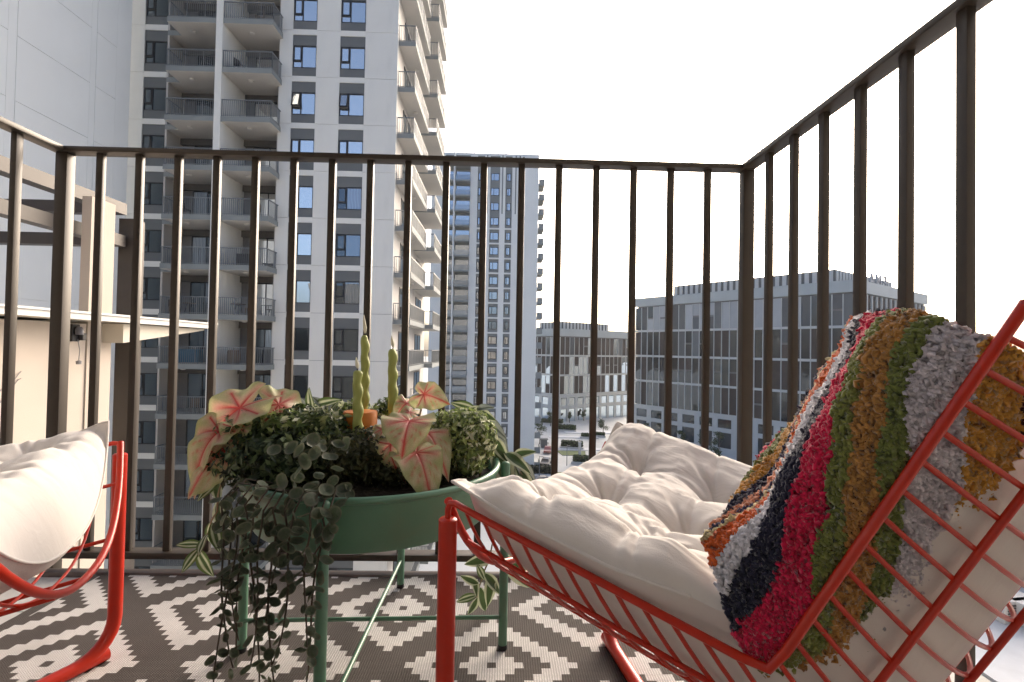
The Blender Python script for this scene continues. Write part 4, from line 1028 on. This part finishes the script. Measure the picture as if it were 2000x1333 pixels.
# ================================================================== planter with its plants and candles
PC = Vector((-.255, 1.025, 0)); TR = .256; RIMZ = .385
M_green = mat('sage_green_enamel', (.10, .225, .145), .38, var=.06, vscale=10, spec=.5, coat=.15, bump=.02, bscale=250, dirt=.18, dcol=(.05, .10, .06), dscale=8)
M_soil = mat('potting_soil', (.022, .017, .012), .95, var=.4, vscale=80, bump=.9, bscale=120)
plt = empty('planter_stand', tuple(PC), label='round sage green metal planter tray on four thin legs', cat='planter')
m_ = MB(); m_.lathe([(.0, .290), (.222, .290), (.232, .294), (.2365, .302), (TR-.004, .376), (TR-.004, .384), (TR-.010, .384), (TR-.010, .372), (.232, .305), (.0, .303)], 72, tuple(PC)); m_.build('tub', M_green, plt, smooth=35)
m_ = MB(); ring = [(PC.x+(TR-.004)*math.cos(2*math.pi*k/72), PC.y+(TR-.004)*math.sin(2*math.pi*k/72), RIMZ) for k in range(73)]; m_.tube(ring, .0062, 8, caps=False); m_.build('rolled_rim', M_green, plt, smooth=60)
m_ = MB(); m_.lathe([(0, .376), (.12, .380), (.2, .372), (TR-.016, .362)], 48, tuple(PC)); so = m_.build('soil', M_soil, plt, smooth=True)
for a in (2, 90, 181, 267):
    c, s_ = math.cos(R(a)), math.sin(R(a)); x, y = PC.x+.2695*c, PC.y+.2695*s_
    m_ = MB(); m_.tube([(x, y, RUGZ+.001), (x, y, .386), (x, y, .3895), (x, y, .391)], [.0093, .0093, .0075, .003], 14); lg = m_.build('leg', M_green, plt, smooth=50)
    m_ = MB(); m_.tube([(x, y, RUGZ+.0005), (x, y, .006)], .0098, 14); m_.build('foot_cap', M_blk, lg, smooth=50, org=tuple(PC))
for a in (2, 90):
    c, s_ = math.cos(R(a)), math.sin(R(a)); z = .062 if a == 2 else .068
    m_ = MB(); m_.tube([(PC.x-.268*c, PC.y-.268*s_, z), (PC.x+.268*c, PC.y+.268*s_, z)], .0044, 10); m_.build('brace', M_green, plt, smooth=50)

# ---------------------------------------------------------------- caladium leaves
TAB = [(0, .70), (8, .615), (20, .545), (38, .49), (60, .455), (90, .435), (118, .455), (142, .49), (156, .46), (168, .30), (180, .09)]
def rad(th):
    th = abs(th)
    for (a, ra), (b, rb) in zip(TAB, TAB[1:]):
        if th <= b: t = (th-a)/(b-a); return ra+(rb-ra)*t
    return TAB[-1][1]
VE = []
for (ang, ln) in ((0, .68), (148, .42), (-148, .42), (100, .36), (-100, .36), (62, .36), (-62, .36)):
    VE.append(((0, 0), (ln*math.sin(R(ang)), ln*math.cos(R(ang)))))
for y0, l_ in ((.14, .33), (.28, .25), (.42, .16)):
    for s_ in (-1, 1): VE.append(((0, y0), (s_*l_*math.sin(R(52)), y0+l_*math.cos(R(52)))))
VE.append(((0, 0), (0, .0001)))
M_cal = attr_mat('caladium_leaf', .42, .38, bump=.15, bscale=90, spec=.35, var=.12, vscale=60)
def cal_mesh(cup, droop, wave, seed, red=1.0):
    rn = random.Random(seed); m_ = MB(); NR, NS = 14, 72; o1 = rn.uniform(0, 6)
    for r_ in range(NR+1):
        f = r_/NR
        for k in range(NS):
            th = -180+360*k/NS; rr_ = rad(th)*f; x, y = rr_*math.sin(R(th)), rr_*math.cos(R(th))
            z = cup*abs(x)-droop*max(0, y)**2*1.6-droop*.5*max(0, -y)**2*2+wave*.05*math.sin(R(th)*5+o1)*f*f+wave*.02*math.sin(R(th)*11+o1)*f**3
            dv = min(seg_d((x, y), a, b)[0] for a, b in VE[:7]); d2 = min(seg_d((x, y), a, b)[0] for a, b in VE[7:13])
            z -= .012*math.exp(-(dv/.02)**2)
            rc = math.hypot(x, y-.05)
            nzv = noise.noise((x*9+seed, y*9, 1)); n2_ = noise.noise((x*26+seed, y*26, 4))
            base = Vector((.36, .40, .17)).lerp(Vector((.52, .50, .30)), max(0, min(1, .5+.9*nzv))).lerp(Vector((.24, .30, .10)), max(0, min(1, .3*n2_+(.5 if f > .93 else 0))))
            pinkf = math.exp(-(dv/.055)**2)*.75+math.exp(-(rc/.22)**2)*.65+.3*math.exp(-(d2/.03)**2)
            base = base.lerp(Vector((.66, .30, .25)), max(0, min(.85, .85*pinkf*red*(1+.4*nzv))))
            vr = max(math.exp(-(dv/(.017*(1.25-f)))**2), .65*math.exp(-(d2/.008)**2), .9*math.exp(-(rc/.07)**2))
            base = base.lerp(Vector((.50, .035, .035)), min(1, vr*red))
            m_.v.append((x, y, z)); m_.c.append(tuple(base))
    for r_ in range(NR):
        for k in range(NS):
            a, b = r_*NS+k, r_*NS+(k+1) % NS
            if k == NS-1 and False: continue
            m_.f.append((a, b, b+NS, a+NS)); m_.mi.append(0)
    return m_.mesh('leaf', M_cal, smooth='all', weld=1e-6) if False else m_.mesh('leaf', M_cal, smooth='all')
cal_var = [cal_mesh(.10, .5, 1.0, 1), cal_mesh(.22, .9, 1.2, 2), cal_mesh(-.12, .6, 1.3, 3, .9), cal_mesh(.05, 1.1, .8, 4, .85)]
M_stem = mat('caladium_stem', (.28, .20, .12), .5, var=.2, vscale=40)
def leaf_matrix(C, T, N):
    Y = (T-C); ln = Y.length; Y.normalize(); N = Vector(N); X = Y.cross(N).normalized(); Z = X.cross(Y)
    return Matrix((X, Y, Z)).transposed().to_4x4(), ln
def caladium(root, lst, base):
    for (c, t, N, var, k) in lst:
        C, T = at(*c), at(*t); M3, ln = leaf_matrix(C, T, N); s_ = ln/.70*k
        M3.translation = C-root.location
        o = link('leaf', cal_var[var], root, m=M3 @ Matrix.Diagonal((s_, s_/k if False else s_, s_, 1)))
        b = Vector(base)+Vector((random.uniform(-.02, .02), random.uniform(-.02, .02), 0))
        md = (C+b)/2+Vector((0, 0, .03)); Zn = M3.to_3x3() @ Vector((0, 0, 1))
        q = MB(); pts = [b, b.lerp(md, .6), md.lerp(C-Zn*.012, .6), C-Zn*.002]; q.tube(pts, [.0026, .0024, .002, .0016], 6); q.build('stem', M_stem, root, smooth=60)
calL = empty('caladium_plant', (-.42, .98, .372), label='pink veined caladium drooping over the left side of the planter', cat='plant', group='pink veined caladiums')
caladium(calL, [
    ((468, 796, .94), (355, 870, .88), (-.25, -.6, .8), 0, 1.05), ((430, 842, .91), (351, 889, .86), (-.3, -.65, .75), 1, 1.2), ((438, 878, .90), (352, 935, .84), (-.25, -.75, .6), 2, 1.05),
    ((462, 836, .90), (448, 876, .87), (.1, -.9, .5), 1, 1.0), ((545, 790, .96), (614, 815, .98), (.05, -.62, .8), 2, 1.15), ((470, 826, .95), (505, 800, .98), (-.1, -.6, .6), 3, 1.0)], (-.40, .99, .375))
calR = empty('caladium_plant', (-.20, .98, .374), label='pink veined caladium leaning forward right of the orange candle', cat='plant', group='pink veined caladiums')
caladium(calR, [
    ((828, 770, 1.00), (866, 778, .985), (.1, -.9, .45), 2, 1.15), ((795, 788, 1.03), (770, 800, 1.0), (-.2, -.8, .5), 1, 1.05), ((799, 822, .90), (781, 868, .80), (.05, -.35, .95), 0, .78), ((834, 846, .93), (880, 866, .86), (.15, -.45, .9), 3, .78),
    ((813, 884, .86), (862, 937, .79), (.2, -.5, .85), 3, .78), ((764, 868, .88), (736, 962, .83), (-.6, -.7, .25), 1, .60), ((748, 838, .92), (700, 852, .90), (0, -.35, .95), 2, .85), ((800, 806, .99), (752, 803, .98), (0, -.3, .95), 3, .9)], (-.19, .97, .377))

# ---------------------------------------------------------------- leafy bushes
M_leaf = attr_mat('bush_leaves', .5, .30, spec=.4, var=.2, vscale=90)
rb_ = random.Random(11)
def bush(name, label, cat, blobs, stems=7):
    c0 = Vector(blobs[0][0]); root = empty(name, (c0.x, c0.y, .372), label=label, cat=cat, group='bushy plants filling the planter')
    m_ = MB()
    for (c, rx, ry, rz, n_, sz, cols, sh) in blobs: leafy(m_, c, rx, ry, rz, n_, sz, cols, rb_, sh)
    # keep foliage above the soil inside the tub
    o = m_.build('foliage', M_leaf, root); tag(o, kind='stuff')
    for k in range(stems):
        c, rx, ry, rz = blobs[k % len(blobs)][:4]
        b = Vector((c[0]+rb_.uniform(-.3, .3)*rx, c[1]+rb_.uniform(-.3, .3)*ry, .37)); e = Vector(c)+Vector((rb_.uniform(-.7, .7)*rx, rb_.uniform(-.7, .7)*ry, rb_.uniform(.3, .9)*rz))
        q = MB(); q.tube([b, (b+e)/2+Vector((0, 0, .01)), e], [.002, .0016, .0009], 5); q.build('stem', mat('woody_stem', (.07, .06, .03), .8), root)
def A3(px, py, Y): return tuple(at(px, py, Y))
DG = [(.026, .046, .020), (.036, .060, .024), (.020, .034, .016), (.07, .10, .04), (.12, .16, .07)]
VG = [(.07, .11, .035), (.12, .15, .05), (.22, .25, .11), (.05, .08, .03), (.035, .06, .025)]
LG = [(.26, .33, .11), (.36, .44, .16), (.70, .72, .50), (.17, .23, .07), (.09, .13, .05)]
MG = [(.035, .045, .016), (.05, .055, .02), (.028, .034, .014), (.07, .075, .03)]
bush('leafy_bush', 'dark green bush with variegated tips filling the left of the planter', 'plant', [
    (A3(545, 895, .93), .12, .10, .062, 3000, .0095, DG, .45), (A3(500, 845, .95), .075, .07, .045, 1100, .0095, VG, .4), (A3(600, 826, .97), .085, .06, .035, 1300, .0095, VG, .4), (A3(635, 862, .95), .06, .06, .040, 1000, .0085, VG, .4), (A3(560, 830, .95), .07, .05, .03, 600, .009, LG, .6)], 12)
bush('mossy_bush', 'fine dull olive mossy plant in the middle of the planter below the candles', 'plant', [
    (A3(705, 890, .93), .075, .085, .055, 3200, .0065, MG, .4), (A3(765, 920, .90), .07, .05, .026, 1300, .0065, MG, .4), (A3(845, 920, .93), .05, .05, .022, 900, .0065, MG, .4), (A3(690, 884, .93), .06, .05, .022, 900, .006, [(.07, .08, .03), (.1, .11, .04)]+MG, .4)], 6)
bush('leafy_bush', 'rounded light green bush with whitish tips at the right of the planter', 'plant', [
    (A3(905, 872, 1.0), .066, .07, .064, 2500, .0082, DG+VG+VG, .35), (A3(910, 856, .99), .064, .068, .060, 2300, .0078, LG, .85), (A3(885, 822, .99), .03, .03, .022, 350, .008, LG, .5), (A3(945, 858, .98), .028, .03, .026, 350, .008, LG, .5), (A3(915, 905, .93), .03, .02, .024, 350, .008, LG, .5), (A3(870, 830, 1.03), .035, .04, .03, 500, .0075, LG, .5)], 9)
bush('leafy_bush', 'small light green bush behind the orange candle', 'plant', [
    (A3(690, 806, 1.14), .05, .04, .032, 650, .008, LG, .4), (A3(765, 800, 1.15), .05, .04, .030, 600, .008, LG+VG, .4)], 5)

# ---------------------------------------------------------------- striped leaves
M_str = attr_mat('striped_leaf', .4, .30, spec=.45, var=.1, vscale=60)
def striped(mode, seed):
    m_ = MB(); NU, NV = 12, 14; rn = random.Random(seed)
    for j in range(NV+1):
        t = j/NV; w = .21*math.sin(math.pi*min(1, t*.97+.03))**.8*(1-.25*t)
        for i in range(NU+1):
            u = -1+2*i/NU; x = u*w; y = t
            z = .30*abs(u)*w-.45*t*t+.02*math.sin(t*9+u*2)
            a = abs(u); g = Vector((.055, .095, .035)); wht = Vector((.48, .52, .36)); slv = Vector((.30, .34, .30))
            if mode == 0: c = wht if .22 < a < .55 else (g if a <= .22 else Vector((.09, .14, .045)))
            elif mode == 1: c = g if a < .62 else wht
            else: c = Vector((.05, .075, .05)).lerp(slv, .9 if (.3 < a < .9) else .15)
            m_.v.append((x, y, z)); m_.c.append(tuple(c*rn.uniform(.9, 1.1)))
    for j in range(NV):
        for i in range(NU):
            q = j*(NU+1)+i; m_.f.append((q, q+1, q+NU+2, q+NU+1)); m_.mi.append(0)
    return m_.mesh('leaf', M_str, smooth='all')
SV = [striped(0, 1), striped(1, 2), striped(2, 3)]
rs_ = random.Random(17)
def spider(label, Y0, lst, stempts, modes):
    b = at(*stempts[0]); root = empty('spiderwort', tuple(b), label=label, cat='plant', group='striped leaf trailing plants')
    for (bx, by, tx, ty) in lst:
        dy = rs_.uniform(-.03, .03); B, T = at(bx, by, Y0+dy), at(tx, ty, Y0+dy-rs_.uniform(0, .035))
        N = Vector((rs_.uniform(-.4, .4), -.75, rs_.uniform(.2, .9))); M3, ln = leaf_matrix(B, T, N); ln = max(ln, .034); M3.translation = B-root.location
        link('leaf', SV[rs_.choice(modes)], root, m=M3 @ Matrix.Diagonal((ln*1.45, ln*1.25, ln, 1)))
    for q in range(len(stempts)-1):
        m_ = MB(); m_.tube([at(*stempts[q]), (at(*stempts[q])+at(*stempts[q+1]))/2+Vector((0, -.004, .006)), at(*stempts[q+1])], .0018, 6); m_.build('stem', M_stem, root, smooth=60)
spider('striped leaf plant spilling over the right rim of the planter', 1.10, [(935, 815, 978, 838), (938, 838, 980, 850), (945, 825, 988, 872), (960, 852, 985, 890), (962, 868, 1000, 945), (975, 880, 1012, 950), (985, 885, 1024, 905), (990, 895, 1034, 930),
    (1005, 900, 1046, 935), (1008, 915, 1040, 955), (958, 880, 985, 945), (1000, 892, 1030, 880), (930, 802, 893, 788), (922, 802, 884, 815), (915, 798, 952, 812), (950, 845, 930, 870), (970, 890, 962, 950), (1015, 930, 1020, 970), (925, 806, 945, 790)],
    [(905, 880, 1.08), (935, 812, 1.09), (975, 868, 1.09), (1010, 915, 1.09), (1030, 950, 1.09)], [0, 1, 2, 2])
spider('striped leaf plant at the back of the planter between the left leaves and the candles', 1.14, [(600, 805, 582, 778), (610, 798, 643, 783), (625, 803, 660, 800), (600, 808, 572, 795), (630, 813, 668, 822), (612, 802, 598, 775), (640, 803, 622, 780), (620, 818, 660, 834), (645, 815, 650, 790), (655, 820, 690, 812)],
    [(620, 850, 1.12), (612, 800, 1.13), (640, 806, 1.13), (660, 822, 1.13)], [0, 2, 2])
spider('striped leaf vine hanging at the lower left of the planter', .965, [(428, 935, 396, 962), (425, 930, 420, 972), (428, 978, 418, 1028), (432, 985, 440, 1030), (414, 1020, 400, 1058), (416, 1022, 424, 1060), (390, 1072, 361, 1104), (388, 1075, 399, 1114), (405, 1045, 385, 1068), (420, 965, 395, 950), (395, 1065, 372, 1062)],
    [(470, 930, .94), (432, 945, .95), (424, 1000, .955), (408, 1040, .96), (390, 1074, .96)], [0, 1, 0])
spider('striped leaf vine hanging beside the right planter leg', 1.13, [(964, 1088, 926, 1098), (984, 1085, 1031, 1140), (932, 1104, 946, 1130), (924, 1128, 932, 1152), (938, 1148, 948, 1192), (960, 1122, 956, 1170), (930, 1164, 900, 1170), (932, 1168, 920, 1198), (945, 1120, 975, 1150), (934, 1140, 912, 1132)],
    [(955, 960, 1.12), (968, 1040, 1.13), (955, 1095, 1.13), (938, 1140, 1.13), (931, 1168, 1.13)], [1, 0, 1])

# ---------------------------------------------------------------- round leaf trailing vine
M_euc = attr_mat('round_vine_leaf', .6, .25, spec=.3, var=.12, vscale=80)
def round_leaf(seed):
    rn = random.Random(seed); m_ = MB(); NR, NS = 4, 18; asp = rn.uniform(.62, .95); cup = rn.uniform(-.35, .45)
    for r_ in range(NR+1):
        f = (0, .35, .7, .9, 1)[r_]
        for k in range(NS):
            a = 2*math.pi*k/NS; x, y = asp*f*math.sin(a), f*math.cos(a)+1
            m_.v.append((x, y, cup*f*f+.06*math.sin(3*a+seed)*f)); e = 1 if f > .85 else 0
            c = Vector((.055, .082, .044)).lerp(Vector((.17, .17, .11)), e*.7).lerp(Vector((.11, .12, .09)), .6*rn.random())*(.75+.12*(seed % 5))
            m_.c.append(tuple(c))
    for r_ in range(NR):
        for k in range(NS): a, b = r_*NS+k, r_*NS+(k+1) % NS; m_.f.append((a, b, b+NS, a+NS)); m_.mi.append(0)
    return m_.mesh('leaf', M_euc, smooth='all')
RL = [round_leaf(k) for k in range(6)]
vine = empty('round_leaf_vine', (-.42, .82, .38), label='grey green round leaf vine trailing down the front left of the planter', cat='plant')
rv = random.Random(23)
def tub_front(px, rad_=.288):
    d = ray(px, 990); dx, dy = d.x, d.y; n_ = math.hypot(dx, dy); dx /= n_; dy /= n_
    b = dx*PC.x+dy*PC.y; cc = PC.x**2+PC.y**2-rad_**2; disc = b*b-cc
    t = b-math.sqrt(disc) if disc > 0 else b*.97
    return Vector((dx*t, dy*t, 0))
M_vs = mat('vine_stem', (.05, .04, .025), .7)
def vleaf(p, dirn, nrm, r_):
    Y = Vector(dirn).normalized(); X = Y.cross(Vector(nrm)).normalized(); Z = X.cross(Y)
    M3 = Matrix((X, Y, Z)).transposed().to_4x4(); M3.translation = Vector(p)-vine.location
    link('leaf', rv.choice(RL), vine, m=M3 @ Matrix.Diagonal((r_, r_, r_, 1)))
strands = [(432, 1005, 1290), (448, 960, 1240), (462, 985, 1330), (478, 960, 1255), (497, 950, 1345), (515, 975, 1290), (533, 950, 1345), (556, 960, 1200), (575, 950, 1290), (606, 985, 1250), (628, 960, 1330), (645, 985, 1110)]
for (px, y0, y1) in strands:
    P = tub_front(px, rv.uniform(.284, .315)); Y = P.y
    z0 = max(.40, at(px, y0, Y).z) if y0 < 1000 else .39; z1 = max(.02, at(px, y1, Y).z)
    inn = (Vector((PC.x, PC.y, 0))-P).normalized()
    pts = [Vector((P.x, P.y, 0))+inn*.07+Vector((0, 0, .392)), Vector((P.x, P.y, 0))+inn*.025+Vector((0, 0, .408)), Vector((P.x, P.y, .385))]
    n_ = int((.385-z1)/.021); sw = rv.uniform(-.035, .035); ph = rv.uniform(0, 6)
    for k in range(1, n_+1):
        f = k/n_; pts.append(Vector((P.x+sw*f*f+.006*math.sin(ph+k*.7), P.y-.012*f+.006*math.cos(ph+k*.9), .385-(.385-z1)*f)))
    q = MB(); q.tube(pts, [.0016]*(len(pts)-4)+[.0012]*4 if len(pts) > 5 else .0015, 5); q.build('stem', M_vs, vine, smooth=60)
    for k, p in enumerate(pts[1:]):
        big = 1.15 if k < 4 else (1.0 if k < n_*.75 else .82)
        an = rv.uniform(0, 6.28)
        for w in (0, 1):
            if rv.random() < .14: continue
            dv = Vector((math.cos(an+w*math.pi+rv.uniform(-.4, .4)), math.sin(an+w*math.pi+rv.uniform(-.4, .4)), rv.uniform(-.9, .1)))
            vleaf(p, dv, (rv.uniform(-1.2, 1.2), rv.uniform(-1, .5), rv.uniform(-.3, 1.2)), .0098*big*rv.uniform(.75, 1.25))
for _ in range(36):
    px, py = rv.uniform(535, 690), rv.uniform(862, 1000); Y = tub_front(px, rv.uniform(.235, .275)).y
    p = at(px, py, Y+.0); p.z = max(p.z, .392)
    vleaf(p, (rv.uniform(-1, 1), rv.uniform(-.7, .1), rv.uniform(-.8, .6)), (rv.uniform(-.9, .9), -.7, rv.uniform(.0, 1.1)), rv.uniform(.009, .014))

# ---------------------------------------------------------------- candles
M_wax = mat('olive_wax', (.36, .40, .12), .45, var=.05, vscale=30, trans=.15, spec=.4, bump=.05, bscale=60)
M_owax = mat('orange_wax', (.55, .17, .02), .5, var=.05, vscale=20, bump=.05, bscale=60)
def taper(px, ybase, ytop, ytip, Y, r_, label, ph):
    B, T = at(px, ybase, Y), at(px, ytop, Y); z0 = .37; H = T.z-z0
    root = empty('taper_candle', (B.x, B.y, z0), label=label, cat='candle', group='twisted olive taper candles')
    m_ = MB(); NZ, NS = 90, 20
    for j in range(NZ+1):
        z = H*j/NZ; tw = ph+z*2*math.pi/.075; lean = .010*math.sin(z*9+ph)*.4
        sh = 1 if j < NZ-3 else (.93, .8, .5)[j-NZ+2] if j > NZ-3 else .97
        for k in range(NS):
            a = 2*math.pi*k/NS; rr_ = r_*sh*(1+.11*math.cos(2*(a-tw)))*(1.12-.22*j/NZ)
            m_.v.append((rr_*math.cos(a)+lean+.0010*math.cos(tw*2), rr_*math.sin(a), z))
    for j in range(NZ):
        for k in range(NS): a, b = j*NS+k, j*NS+(k+1) % NS; m_.f.append((a, b, b+NS, a+NS)); m_.mi.append(0)
    m_.f.append(tuple(NZ*NS+k for k in range(NS))); m_.mi.append(0)
    m_.build('wax_body', M_wax, root, smooth='all', org=(0, 0, 0))
    zt = at(px, ytip, Y).z-z0; lean = .004*math.sin(H*9+ph)
    m_ = MB(); m_.tube([(lean, 0, H-.002), (lean+.001, 0, H+.006)], .0012, 6); wk = m_.build('wick', M_blk, root, org=(0, 0, 0))
    m_ = MB(); m_.tube([(lean+.001, 0, H+.004), (lean, 0, H+.35*(zt-H)), (lean-.002, 0, H+.7*(zt-H)), (lean-.003, 0, zt)], [.0018, .0042, .003, .0006], 8); m_.build('wax_tip', mat('pale_wax', (.62, .60, .45), .5), wk, smooth=True, org=(0, 0, 0))
taper(708, 800, 655, 615, 1.06, .0092, 'tallest twisted olive candle standing behind the orange candle', .3)
taper(696, 838, 724, 698, .955, .0095, 'short twisted olive candle in front of the orange candle', 1.4)
taper(768, 800, 682, 656, 1.06, .0102, 'twisted olive candle standing alone right of the orange candle', 2.2)
c_ = at(704, 803, 1.015); zb = .37
m_ = MB(); H = c_.z-zb; m_.lathe([(0, 0), (.0335, 0), (.0345, .003), (.0345, H-.004), (.033, H-.0005), (.029, H), (.012, H-.003), (0, H-.003)], 40, (c_.x, c_.y, zb))
pil_ = single('pillar_candle', m_, M_owax, (c_.x, c_.y, zb), 'short orange pillar candle among the plants', 'candle', smooth=40)
